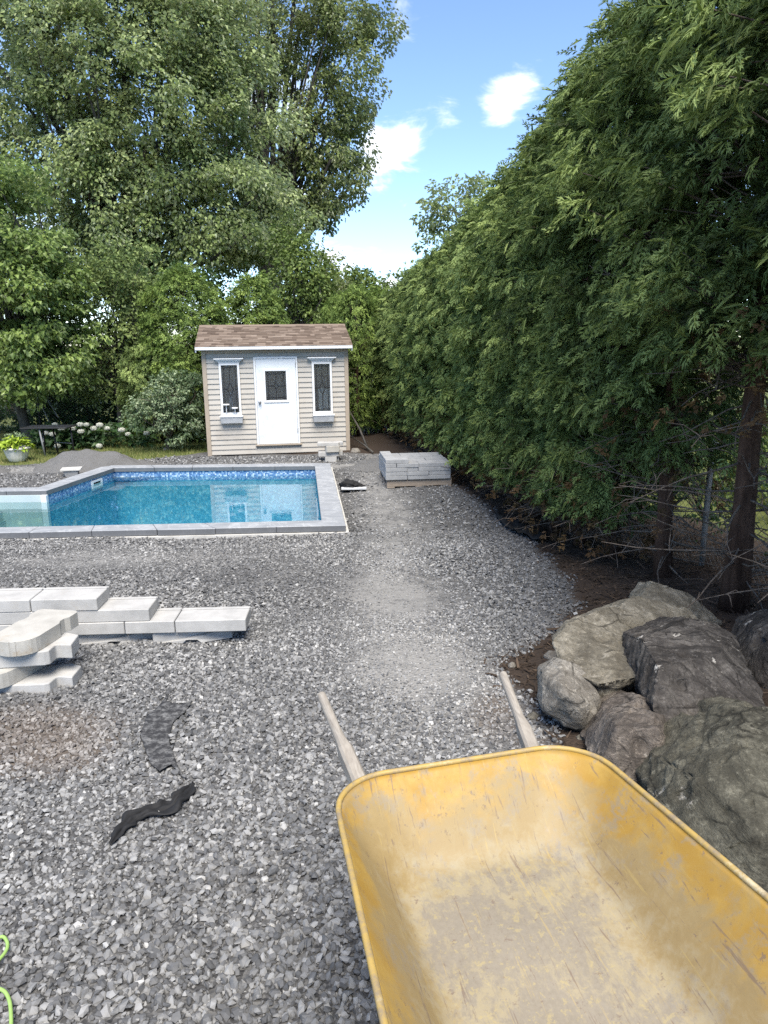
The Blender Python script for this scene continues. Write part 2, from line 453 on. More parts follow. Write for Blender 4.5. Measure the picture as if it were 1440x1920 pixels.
m, t = new_mat('asphalt_shingle'); P = pos(t)
c = t.ramp(t.attr('tone'), [(0.0, (0.095, 0.074, 0.058)), (0.35, (0.155, 0.122, 0.096)), (0.7, (0.215, 0.172, 0.137)), (1.0, (0.27, 0.222, 0.18))])
c = t.mix(t.math('MULTIPLY', t.noise(P, 150, 3, 0.8), 0.5), c, (0.13, 0.085, 0.065))
finish(t, c, 0.9, 0.15, t.bump(t.noise(P, 200, 3, 0.8), 0.4, 0.003)); M_shingle = m

m, t = new_mat('weathered_wood'); co = obj_co(t)
n = t.noise(t.mapping(co, (30, 2.2, 30)), 2.5, 6, 0.65, 0.4)
c = t.ramp(n, [(0.25, (0.19, 0.165, 0.138)), (0.75, (0.36, 0.33, 0.285))])
c = t.mix(t.smooth(t.noise(co, 14, 5, 0.7), 0.56, 0.75), c, (0.24, 0.20, 0.16))
finish(t, c, 0.8, 0.2, t.bump(n, 0.3, 0.003)); M_wood = m
m, t = new_mat('pallet_wood'); co = obj_co(t); P = pos(t)
n = t.noise(t.mapping(P, (3, 25, 40), (0, 0, 0.1)), 2.5, 6, 0.65, 0.4)
c = t.ramp(n, [(0.25, (0.20, 0.16, 0.125)), (0.75, (0.40, 0.335, 0.27))])
finish(t, c, 0.85, 0.2, t.bump(n, 0.3, 0.004)); M_pallet = m

# wheelbarrow paint: worn through on the floor of the tray
m, t = new_mat('worn_yellow_paint'); co = obj_co(t)
wear = t.attr('wear')
big = t.noise(co, 5, 7, 0.68, 0.4); md = t.noise(co, 22, 7, 0.72, 0.3); fn = t.noise(co, 110, 4, 0.75)
big2 = t.noise(t.mapping(co, (1, 1, 1), (0, 0, 0), (3, 9, 4)), 7, 8, 0.7, 0.3); flk = t.noise(t.mapping(co, (1.5, 0.8, 1), (0, 0, .3)), 34, 8, 0.78, 0.35)
yel = t.mix(t.smooth(t.noise(co, 9, 5, 0.65), 0.35, 0.7), (0.30, 0.175, 0.030), (0.36, 0.232, 0.055))
ochre = t.mix(md, (0.20, 0.144, 0.066), (0.31, 0.23, 0.105))
tt_ = t.math('ADD', wear, t.math('MULTIPLY', t.math('SUBTRACT', big, 0.5), 1.5))
c = t.mix(t.smooth(tt_, 0.0, 0.30), yel, ochre)
scuff = t.math('MULTIPLY', t.smooth(big2, 0.52, 0.60), t.smooth(flk, 0.42, 0.56))
c = t.mix(t.math('MULTIPLY', scuff, 0.65), c, (0.22, 0.185, 0.135))
dust = t.mix(flk, (0.215, 0.185, 0.125), (0.36, 0.315, 0.215))
c = t.mix(t.math('MULTIPLY', t.smooth(t.math('ADD', wear, t.math('MULTIPLY', t.math('SUBTRACT', md, 0.5), 1.3)), 0.30, 0.80), 0.85), c, dust)
bare = t.mix(fn, (0.14, 0.12, 0.095), (0.25, 0.222, 0.18))
bw = t.math('ADD', t.math('MULTIPLY', wear, 0.42), t.math('ADD', t.math('MULTIPLY', big2, 0.55), t.math('MULTIPLY', flk, 0.55)))
c = t.mix(t.math('MULTIPLY', t.smooth(bw, 0.80, 0.93), 0.85), c, bare)
flake = t.math('MULTIPLY', t.smooth(t.noise(co, 62, 6, 0.75, 0.2), 0.55, 0.62), t.smooth(wear, 0.35, 0.8))
c = t.mix(t.math('MULTIPLY', flake, 0.55), c, (0.33, 0.27, 0.13))
# scratches along and across the tray
sc1 = t.noise(t.mapping(co, (55, 2.0, 6), (0, 0, 0.12)), 2.0, 6, 0.72, 0.5)
c = t.mix(t.math('MULTIPLY', t.smooth(sc1, 0.60, 0.66), 0.45), c, (0.36, 0.27, 0.10))
sc2 = t.noise(t.mapping(co, (46, 3, 6), (0, 0, -0.35), (4, 2, 1)), 2.0, 6, 0.72, 0.7)
c = t.mix(t.math('MULTIPLY', t.smooth(sc2, 0.59, 0.65), 0.7), c, (0.14, 0.10, 0.075))
chip = t.smooth(t.noise(t.mapping(co, (1, 1, 1), (0, 0, 0), (7, 1, 3)), 40, 6, 0.8), 0.60, 0.66)
c = t.mix(t.math('MULTIPLY', chip, 0.75), c, (0.15, 0.11, 0.085))
finish(t, c, t.ramp(md, [(0.3, 0.42), (0.7, 0.68)]), 0.35, t.bump(t.math('ADD', t.math('MULTIPLY', md, 0.6), t.math('MULTIPLY', chip, -0.4)), 0.22, 0.004)); M_yellow = m
m, t = new_mat('rim_paint'); co = obj_co(t)
c = t.mix(t.smooth(t.noise(co, 16, 8, 0.8), 0.42, 0.66), (0.38, 0.26, 0.075), (0.22, 0.175, 0.12))
c = t.mix(t.smooth(t.noise(co, 12, 5, 0.7), 0.55, 0.72), c, (0.46, 0.40, 0.27))
finish(t, c, 0.5, 0.35); M_rim = m
M_steel = mat_plain('dark_steel', (0.05, 0.05, 0.052), 0.5, 0.5, 0.3, 12)
M_rubber = mat_plain('tyre_rubber', (0.02, 0.02, 0.021), 0.8, 0.3, 0.3, 20)


def mat_rock(name, cols, strata=(0, 0, 1), sscale=14, samt=0.6, lich=0.25, lscale=9):
    m, t = new_mat(name); co = obj_co(t)
    n = t.noise(co, 7, 9, 0.72, 0.2); f = t.noise(co, 70, 6, 0.8)
    c = t.ramp(n, [(0.34, cols[0]), (0.5, cols[1]), (0.66, cols[2])])
    ax = Vector(strata).normalized(); q = ax.to_track_quat('Z', 'Y').inverted().to_euler()
    sv = t.mapping(t.mapping(co, (1, 1, 1), tuple(q)), (1.2, 1.2, sscale))
    s = t.noise(sv, 2.4, 7, 0.7, 0.25)
    c = t.mix(t.math('MULTIPLY', t.smooth(s, 0.56, 0.40), samt), c, tuple(x * 0.42 for x in cols[0]))
    c = t.mix(t.math('MULTIPLY', t.smooth(f, .45, .62), 0.55), c, tuple(x * 0.42 for x in cols[1]))
    l = t.math('MULTIPLY', t.smooth(t.noise(t.mapping(co, (1, 1.8, 1), (0.3, 0.4, 0.6), (2, 6, 1)), lscale, 5, 0.62, 0.4), 0.63, 0.68), t.smooth(t.noise(co, 26, 3, 0.6), 0.40, 0.52))
    c = t.mix(t.math('MULTIPLY', l, lich * 2.4, True), c, (0.46, 0.43, 0.38))
    ck = t.math('MULTIPLY', t.smooth(t.voro(t.mapping(sv, (1, 1, .35)), 3.2, 'DISTANCE_TO_EDGE', 0), 0.035, 0.0), t.smooth(t.noise(co, 4, 3, .6), .45, .58))
    c = t.mix(t.math('MULTIPLY', ck, 0.8), c, tuple(x * 0.22 for x in cols[0]))
    mot = t.noise(t.mapping(co, (1, 1, 1), (0, 0, 0), (5, 2, 8)), 24, 8, 0.78)
    c = t.mix(t.math('MULTIPLY', t.smooth(mot, 0.54, 0.66), 0.55), c, tuple(min(1, x * 1.35) for x in cols[2]))
    c = t.mix(t.math('MULTIPLY', t.smooth(mot, 0.46, 0.34), 0.6), c, tuple(x * 0.5 for x in cols[0]))
    pt = t.add('ShaderNodeNewGeometry').outputs['Pointiness']
    c = t.mix(t.math('MULTIPLY', t.smooth(pt, 0.53, 0.60), 0.45), c, cols[2])
    hh = t.math('ADD', t.math('MULTIPLY', s, 0.8), t.math('ADD', t.math('MULTIPLY', f, 0.25), n))
    finish(t, c, 0.85, 0.25, t.bump(hh, 0.9, 0.035)); return m


M_rock_tan = mat_rock('tan_rock', ((0.105, 0.092, 0.07), (0.20, 0.18, 0.14), (0.34, 0.31, 0.25)), (0.2, -0.3, 1), 7, 0.35, 0.12)
M_rock_dark = mat_rock('dark_banded_rock', ((0.040, 0.035, 0.031), (0.084, 0.075, 0.067), (0.17, 0.155, 0.137)), (-0.25, -0.75, 0.65), 13, 0.75, 0.45, 8)
M_rock_round = mat_rock('grey_rock', ((0.125, 0.112, 0.094), (0.235, 0.215, 0.185), (0.37, 0.345, 0.30)), (0.5, 0.2, 0.8), 6, 0.3, 0.1)
M_rock_pink = mat_rock('brown_rock', ((0.066, 0.056, 0.048), (0.135, 0.115, 0.098), (0.26, 0.225, 0.19)), (0.1, -0.5, 0.8), 6, 0.4, 0.2)
M_rock_green = mat_rock('olive_rock', ((0.052, 0.048, 0.036), (0.102, 0.096, 0.073), (0.19, 0.18, 0.14)), (0.3, -0.2, 0.9), 8, 0.45, 0.3, 6)

m, t = new_mat('geotextile'); P = pos(t)
finish(t, t.mix(t.noise(P, 30, 5, 0.7), (0.007, 0.007, 0.0075), (0.022, 0.022, 0.023)), 0.75, 0.3, t.bump(t.noise(P, 40, 4, 0.7), 0.4, 0.006)); M_geo = m
m, t = new_mat('dusty_geotextile'); P = pos(t)
finish(t, t.mix(t.smooth(t.noise(P, 26, 6, 0.75), 0.42, 0.68), (0.035, 0.035, 0.037), (0.17, 0.17, 0.168)), 0.9, 0.15, t.bump(t.noise(P, 70, 4, 0.7), 0.5, 0.005)); M_geo2 = m
M_hose = mat_plain('lime_cord', (0.28, 0.43, 0.12), 0.5, 0.35, 0.15, 40)
M_planter = mat_plain('stone_planter', (0.72, 0.69, 0.62), 0.8, 0.2, 0.2, 5)
M_black = mat_plain('black_powder_coat', (0.018, 0.018, 0.02), 0.45, 0.4, 0.2)
M_greyleg = mat_plain('grey_powder_coat', (0.19, 0.20, 0.21), 0.45, 0.4, 0.2)
M_house = mat_plain('pale_render', (0.55, 0.53, 0.50), 0.85, 0.2, 0.1, 2)

# ------------------------------------------------------------------ pool outline (metres, in plan)
ZT = -0.47                                     # top of the coping
INNER = [(-0.764, 8.773), (-1.207, 12.86), (-4.755, 12.916), (-5.058, 10.89), (-7.45, 10.86), (-7.45, 8.50)]


def offset(poly, d):
    n = len(poly); out = []
    area = sum(poly[i][0] * poly[(i + 1) % n][1] - poly[(i + 1) % n][0] * poly[i][1] for i in range(n))
    sg = 1 if area > 0 else -1
    for i in range(n):
        p0, p1, p2 = Vector(poly[i - 1]), Vector(poly[i]), Vector(poly[(i + 1) % n])
        a = (p1 - p0).normalized(); b = (p2 - p1).normalized()
        na = Vector((a.y, -a.x)) * sg; nb = Vector((b.y, -b.x)) * sg
        bis = (na + nb).normalized(); k = d / max(0.3, bis.dot(na))
        out.append(tuple(p1 + bis * k))
    return out


def inside(poly, x, y):
    c = False; n = len(poly)
    for i in range(n):
        x0, y0 = poly[i]; x1, y1 = poly[(i + 1) % n]
        if (y0 > y) != (y1 > y) and x < (x1 - x0) * (y - y0) / (y1 - y0) + x0: c = not c
    return c


def inside_np(poly, X, Y):
    c = np.zeros(len(X), bool); n = len(poly)
    for i in range(n):
        x0, y0 = poly[i]; x1, y1 = poly[(i + 1) % n]
        if y0 == y1: continue
        c ^= ((y0 > Y) != (y1 > Y)) & (X < (x1 - x0) * (Y - y0) / (y1 - y0) + x0)
    return c


OUTER = offset(INNER, 0.28)

# edge of the gravel against the hedge bed
EDGE = [(0.95, 1.0), (0.95, 1.9), (0.80, 2.6), (0.74, 3.43), (0.64, 4.12), (0.98, 4.5), (1.46, 5.36), (1.56, 6.2), (1.60, 7.4), (1.55, 8.72), (1.34, 10.0), (1.16, 11.1), (0.95, 12.3), (0.40, 13.6), (0.0, 15.0), (-0.6, 15.4), (-0.6, 30)]


def edge_x(Y):
    return np.interp(Y, [p[1] for p in EDGE], [p[0] for p in EDGE])


def hedge_x(y): return np.interp(y, [-5, 4.9, 11.1, 17.5, 30], [4.0, 2.47, 1.62, 0.42, -1.9])


def masks(X, Y):
    dirt = np.clip(0.5 + (X - edge_x(Y)) * 1.6, 0, 1)
    back = np.clip(0.5 + (Y - 15.0 + 0.10 * (X + 3)) * 1.2, 0, 1)
    dirt = np.maximum(dirt, np.where(X > -3.6, back, 0))
    gl = np.interp(X, [-12, -7.2, -6.2, -5.5, -4.7, -3.9, -3.5], [13.6, 13.9, 14.0, 14.2, 14.35, 14.75, 15.6])
    lawn = np.clip(0.5 + (Y - gl) * 2.0, 0, 1) * np.clip(0.5 + (-3.45 - X) * 3, 0, 1)
    lawn = np.maximum(lawn, np.clip(0.5 + (X - hedge_x(Y) - 1.5) * 2, 0, 1))
    lawn = np.maximum(lawn, np.clip(0.5 + (Y - 19.5), 0, 1))
    cx = np.interp(Y, [0, 2, 3, 4.5, 6.5, 8.5, 11], [-0.3, 0.1, 0.25, 0.2, 0.05, 0.15, -0.1])
    d1 = np.exp(-((X - cx) / 0.58) ** 2) * np.interp(Y, [1.8, 3, 4, 6, 8, 12], [0, 0.42, 0.72, 0.66, 0.55, 0.55])
    d2 = 0.5 * np.exp(-((X + 2.6) / 2.4) ** 2 - ((Y - 7.2) / 0.75) ** 2)
    d3 = 0.4 * np.exp(-((X + 0.9) / 0.5) ** 2 - ((Y - 6.4) / 0.8) ** 2)
    d4 = 0.6 * np.exp(-((Y - 13.4) / 0.4) ** 2)
    dust = np.clip(np.maximum.reduce([d1, d2, d3, d4]), 0, 1)
    soil = 0.8 * np.exp(-((X + 1.75) / 0.55) ** 2 - ((Y - 3.25) / 0.45) ** 2) + 0.4 * np.exp(-((X + 1.4) / 0.3) ** 2 - ((Y - 2.9) / 0.3) ** 2)
    soil = soil + 0.6 * np.exp(-((X - 0.55) / 0.3) ** 2 - ((Y - 3.3) / 0.6) ** 2)
    return dirt, lawn, dust, np.clip(soil, 0, 1)


def Gv(X, Y):
    z = np.where(Y < 1, 0.0, np.maximum(-0.55, -0.55 * (Y - 1) / 7.5))
    z = z + 0.020 * np.sin(X * 1.7 + 0.6 * Y) * np.sin(Y * 1.3 + 0.5) + 0.012 * np.sin(X * 4.1 + 2) * np.sin(Y * 3.3)
    z = z - 0.028 * np.clip((-0.43 - 0.124 * (Y - 8.55) + 0.30 - X) / 0.12, 0, 1) * np.clip((Y - 7.7) / 0.3, 0, 1) * np.clip((13.5 - Y) / 0.3, 0, 1)
    # flat round the pool, a slight bank under the hedge
    z = z + 0.10 * np.clip((X - edge_x(Y)) * 0.6, 0, 1)
    return z


# ------------------------------------------------------------------ ground
def make_ground():
    hole = offset(INNER, 0.10)
    pts = [Vector(p) for p in hole]
    n0 = len(pts)
    def grid(x0, x1, y0, y1, st, jit=0.25):
        for x in np.arange(x0, x1, st):
            for y in np.arange(y0, y1, st):
                px = x + rng.uniform(-jit, jit) * st; py = y + rng.uniform(-jit, jit) * st
                pts.append(Vector((px, py)))
    grid(-3.2, 3.6, 0.6, 7.8, 0.10)
    grid(-8.5, 3.2, 7.8, 17, 0.2)
    grid(-14, 14, -4, 24, 0.8)
    for r in (26, 34, 48, 80, 140, 260, 500, 900):
        for a in np.arange(0, 2 * math.pi, math.pi / 20):
            pts.append(Vector((r * math.cos(a), 6 + r * math.sin(a))))
    hp = offset(INNER, 0.13)
    keep = pts[:n0] + [p for p in pts[n0:] if not inside(hp, p.x, p.y)]
    edges = [(i, (i + 1) % n0) for i in range(n0)]
    vs, es, fs, *_ = delaunay_2d_cdt(keep, edges, [], 0, 1e-5)
    V = np.array([(v.x, v.y) for v in vs])
    tri = [f for f in fs if not inside(hole, sum(vs[i].x for i in f) / 3, sum(vs[i].y for i in f) / 3)]
    X, Y = V[:, 0], V[:, 1]
    Z = Gv(X, Y)
    inb = inside_np(offset(INNER, 0.5), X, Y)
    Z = np.where(inb, np.minimum(Z, -0.578), Z)
    far = np.hypot(X, Y - 6) > 25
    Z = np.where(far, -0.55, Z)
    d, l, du, so = masks(X, Y)
    me = np_mesh('ground', np.column_stack([X, Y, Z]), np.array(tri), M_ground, True, {'dirt': d, 'lawn': l, 'dust': du, 'soil': so})
    o = link('ground', me); tag(o, kind='structure')


make_ground()


# ------------------------------------------------------------------ gravel
def ico1():
    bm = bmesh.new(); bmesh.ops.create_icosphere(bm, subdivisions=1, radius=1)
    V = np.array([v.co[:] for v in bm.verts]); F = np.array([[v.index for v in f.verts] for f in bm.faces]); bm.free(); return V, F


OCT_V = np.array([(1, 0, 0), (-1, 0, 0), (0, 1, 0), (0, -1, 0), (0, 0, 1), (0, 0, -1)], float)
OCT_F = np.array([(0, 2, 4), (2, 1, 4), (1, 3, 4), (3, 0, 4), (2, 0, 5), (1, 2, 5), (3, 1, 5), (0, 3, 5)])


CUBE_V = np.array([(x, y, z) for z in (-.62, .62) for y in (-.62, .62) for x in (-.62, .62)], float)
CUBE_F = np.array([(0, 2, 3), (0, 3, 1), (4, 5, 7), (4, 7, 6), (0, 1, 5), (0, 5, 4), (2, 6, 7), (2, 7, 3), (0, 4, 6), (0, 6, 2), (1, 3, 7), (1, 7, 5)])


def rot_mats(n, tilt=1.0):
    """random rotations"""
    q = rng.normal(size=(n, 4)); q /= np.linalg.norm(q, axis=1)[:, None]
    a, b, c, d = q.T
    return np.stack([np.stack([1 - 2 * (c * c + d * d), 2 * (b * c - a * d), 2 * (b * d + a * c)], -1),
                     np.stack([2 * (b * c + a * d), 1 - 2 * (b * b + d * d), 2 * (c * d - a * b)], -1),
                     np.stack([2 * (b * d - a * c), 2 * (c * d + a * b), 1 - 2 * (b * b + c * c)], -1)], 1)


def stones(X, Y, Z, size, TV, TF, jit=0.3):
    n = len(X); k = len(TV)
    base = TV[None] * (1 + rng.uniform(-jit, jit, (n, k, 1)))
    base = base + rng.uniform(-0.12, 0.12, (n, k, 3))
    base = base * np.stack([rng.uniform(0.8, 1.25, n), rng.uniform(0.6, 1.0, n), rng.uniform(0.38, 0.75, n)], -1)[:, None, :]
    R = rot_mats(n)
    flat = rng.random(n) < 0.6
    ang = rng.uniform(0, 2 * np.pi, n); tl = rng.normal(0, 0.35, n); tl2 = rng.normal(0, 0.35, n)
    ca, sa = np.cos(ang), np.sin(ang)
    Rz = np.zeros((n, 3, 3)); Rz[:, 0, 0] = ca; Rz[:, 0, 1] = -sa; Rz[:, 1, 0] = sa; Rz[:, 1, 1] = ca; Rz[:, 2, 2] = 1
    Rx = np.zeros((n, 3, 3)); Rx[:, 0, 0] = 1; Rx[:, 1, 1] = np.cos(tl); Rx[:, 1, 2] = -np.sin(tl); Rx[:, 2, 1] = np.sin(tl); Rx[:, 2, 2] = np.cos(tl)
    Ry = np.zeros((n, 3, 3)); Ry[:, 1, 1] = 1; Ry[:, 0, 0] = np.cos(tl2); Ry[:, 0, 2] = np.sin(tl2); Ry[:, 2, 0] = -np.sin(tl2); Ry[:, 2, 2] = np.cos(tl2)
    R = np.where(flat[:, None, None], Rz @ Rx @ Ry, R)
    V = np.einsum('nij,nkj->nki', R, base) * size[:, None, None] + np.stack([X, Y, Z], -1)[:, None, :]
    F = TF[None] + (np.arange(n) * k)[:, None, None]
    return V.reshape(-1, 3), F.reshape(-1, TF.shape[1]), k


def scatter(n, x0, x1, y0, y1):
    return rng.uniform(x0, x1, n), rng.uniform(y0, y1, n)


def view_ok(X, Y, Z, m=0.06):
    zc = Y * cp - (Z - CZ) * sp; u = X / zc; v = (-(Y * sp + (Z - CZ) * cp)) / zc
    return (u < 0.519 + m) & (u > -0.519 - m - 0.20) & (v < 0.692 + m + 0.05)


CRESCENT = [(318, 1302), (312, 1322), (338, 1328), (362, 1322), (345, 1345), (325, 1362), (318, 1400), (340, 1458), (322, 1440), (300, 1452), (283, 1440), (272, 1410), (264, 1385), (275, 1352), (298, 1330), (308, 1318)]
FABRIC_PLAN = [[tuple(gnd(*q))[:2] for q in CRESCENT]]


def make_gravel():
    IV, IF = ico1()
    Vs, Fs, T, So = [], [], [], []; off = 0
    zones = [(48000, -2.5, 1.3, 1.15, 3.0, IV, IF, 0.0092, 0.0050), (74000, -3.6, 1.6, 3.0, 5.2, CUBE_V, CUBE_F, 0.0100, 0.0052),
             (72000, -5.4, 1.9, 5.2, 8.5, OCT_V, OCT_F, 0.0122, 0.006), (34000, -8.0, 2.0, 8.5, 14.6, OCT_V, OCT_F, 0.0165, 0.007),
             (500, -1.9, 1.3, 1.2, 4.0, IV, IF, 0.0135, 0.005)]
    hole = offset(INNER, 0.30)
    for (n, x0, x1, y0, y1, TV, TF, sm, ss) in zones:
        X, Y = scatter(n, x0, x1, y0, y1)
        d, l, du, so = masks(X, Y)
        Z = Gv(X, Y)
        edge = d + 0.25 * (rng.random(n) - 0.5) + 0.12 * np.sin(X * 9) * np.sin(Y * 7)
        dn = np.array([mnoise.noise((x * 1.3, y * 1.3, 0.3)) for x, y in zip(X, Y)])
        big = np.clip(0.5 + 0.9 * dn, 0, 1)
        dd = np.clip(du + 0.5 * dn, 0, 1)
        keep = (edge < 0.52) & (l < 0.45) & view_ok(X, Y, Z) & (rng.random(n) > 0.62 * dd) & ~inside_np(hole, X, Y)
        for fp in FABRIC_PLAN: keep &= ~(inside_np(fp, X, Y) & (rng.random(n) > 0.04))
        X, Y, Z, du, so, big, dd = (a[keep] for a in (X, Y, Z, du, so, big, dd)); n = len(X)
        size = np.clip(rng.lognormal(math.log(sm), 0.46, n), sm * 0.36, sm * 1.75) * (1 - 0.5 * dd)
        Z = Z + size * (rng.uniform(0.0, 0.75, n) - 0.55 * dd)
        V, F, k = stones(X, Y, Z, size, TV, TF)
        nz = np.cross(V[F[:, 1]] - V[F[:, 0]], V[F[:, 2]] - V[F[:, 0]]); nz = nz[:, 2] / (np.linalg.norm(nz, axis=1) + 1e-12); F = F[nz > -0.30]
        tone = np.clip(rng.beta(1.15, 1.50, n) * 0.97 + 0.24 * dd, 0, 1)
        dark_zones = 0.55 * np.exp(-((X + 1.35) / .85) ** 2 - ((Y - 6.3) / .55) ** 2) + 0.45 * np.exp(-((edge_x(Y) - X) / .45) ** 2) * np.interp(Y, [3.5, 5, 9, 11], [0, 1, 1, .4]) + 0.35 * np.exp(-((X + .15) / .35) ** 2 - ((Y - 1.75) / .6) ** 2)  # darker mid-left and at hedge edge; last term paints wheelbarrow shade into the tone
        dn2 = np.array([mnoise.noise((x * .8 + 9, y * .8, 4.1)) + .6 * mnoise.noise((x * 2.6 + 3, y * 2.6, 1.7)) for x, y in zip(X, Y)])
        tone = np.clip(tone * (1 - np.clip(dark_zones + .30 * dn2, -.25, .62)), 0, 1)
        tone = np.where(rng.random(n) < 0.02, rng.uniform(0.85, 1, n), tone)
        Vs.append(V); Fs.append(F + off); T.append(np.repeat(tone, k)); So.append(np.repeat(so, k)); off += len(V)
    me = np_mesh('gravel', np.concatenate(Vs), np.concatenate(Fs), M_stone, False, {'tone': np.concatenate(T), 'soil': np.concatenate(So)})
    o = link('gravel', me); tag(o, 'grey crushed stone covering the yard', None, None, 'stuff')


make_gravel()


# ------------------------------------------------------------------ leaf and spray builders
def frames(D, N):
    """rows: D direction (unit), N approximate normal -> matrices with columns x=D, y, z"""
    D = D / (np.linalg.norm(D, axis=1)[:, None] + 1e-9)
    Y = np.cross(N, D); Y /= (np.linalg.norm(Y, axis=1)[:, None] + 1e-9)
    Z = np.cross(D, Y)
    return np.stack([D, Y, Z], -1)


def place(TV, TF, C, R, size, tone):
    n, k = len(C), len(TV)
    V = np.einsum('nij,kj->nki', R, TV) * np.asarray(size)[:, None, None] + C[:, None, :]
    F = TF[None] + (np.arange(n) * k)[:, None, None]
    return V.reshape(-1, 3), F.reshape(-1, TF.shape[1]), np.repeat(tone, k)


def leaf_tpl(wd=0.62, fold=0.16, droop=0.18):
    V = np.array([(0, 0, 0), (0.45, wd / 2, fold), (1, 0, -droop), (0.45, -wd / 2, fold), (0.5, 0, 0.0)])
    F = np.array([(0, 4, 1), (4, 2, 1), (0, 3, 4), (4, 3, 2)])
    return V, F


def leaf_tpl2(wd=0.7, fold=0.14, droop=0.15):
    V = np.array([(0, 0, 0), (0.42, wd / 2, fold), (1, 0, -droop), (0.42, -wd / 2, fold)])
    return V, np.array([(0, 2, 1), (0, 3, 2)])


def spray_tpl(ns=9, second=True, wid=0.085, js=0):
    """flat fan of cedar: alternate branchlets, each with short side tips"""
    V, F = [], []; jr = random.Random(js); J = (lambda a_: 1 + jr.uniform(-a_, a_)) if js else (lambda a_: 1.0)
    bend = jr.uniform(-.25, .25) if js else 0; drp = jr.uniform(.18, .55) if js else .3
    zf = lambda q: -drp * q[0] ** 2 + 0.10 * abs(q[1])
    def kite(p, d, L, wd):
        nx, ny = -d[1], d[0]; o = len(V)
        b = (p[0] + d[0] * L * 0.5 + nx * wd, p[1] + d[1] * L * 0.5 + ny * wd)
        e = (p[0] + d[0] * L, p[1] + d[1] * L); g = (p[0] + d[0] * L * 0.5 - nx * wd, p[1] + d[1] * L * 0.5 - ny * wd)
        V.extend([(p[0], p[1], zf(p)), (b[0], b[1], zf(b) + 0.015), (e[0], e[1], zf(e) - 0.04), (g[0], g[1], zf(g) + 0.015)]); F.extend([(o, o + 1, o + 2), (o, o + 2, o + 3)])
    def tri(p, d, L, wd):
        nx, ny = -d[1], d[0]; o = len(V)
        a = (p[0] + nx * wd, p[1] + ny * wd); b = (p[0] - nx * wd, p[1] - ny * wd); e = (p[0] + d[0] * L, p[1] + d[1] * L)
        V.extend([(a[0], a[1], zf(a)), (b[0], b[1], zf(b)), (e[0], e[1], zf(e) - 0.03)]); F.append((o, o + 1, o + 2))
    kite((0, 0), (1, 0), 1.0, 0.035)
    for i in range(ns):
        x = 0.08 + 0.82 * i / ns; sgn = 1 if i % 2 else -1
        L = 0.60 * (1 - 0.58 * x) * (0.6 + 0.4 * min(1, x * 4)) * J(.35)
        a = sgn * math.radians(48 - 14 * x) * J(.25) + bend * .5; x = min(.93, x * J(.12)); d = (math.cos(a), math.sin(a))
        kite((x, bend * x * x * .4), d, L, wid * 0.55 * (1.15 - x * 0.4))
        if second:
            for (f, s2) in (((0.36, 1), (0.52, -1)) if i % 2 else ((0.42, -1),)):
                a2 = a + s2 * math.radians(38); tri((x + d[0] * L * f, bend * x * x * .4 + d[1] * L * f), (math.cos(a2), math.sin(a2)), L * 0.46, wid * 0.36)
    for sg in (1, -1): tri((0.86, 0), (math.cos(0.5), sg * math.sin(0.5)), 0.2, 0.03)
    return np.array(V), np.array(F)


SPRAY0 = [spray_tpl(6, True, 0.105, q) for q in (1, 2, 3, 4)]
SPRAY1 = [spray_tpl(6, False, 0.16, q) for q in (5, 6, 7)]
SPRAY2 = [spray_tpl(4, False, 0.24, q) for q in (8, 9, 10)]
LEAF4 = leaf_tpl(); LEAF2 = leaf_tpl2()


def unit(v): return v / (np.linalg.norm(v, axis=-1, keepdims=True) + 1e-9)


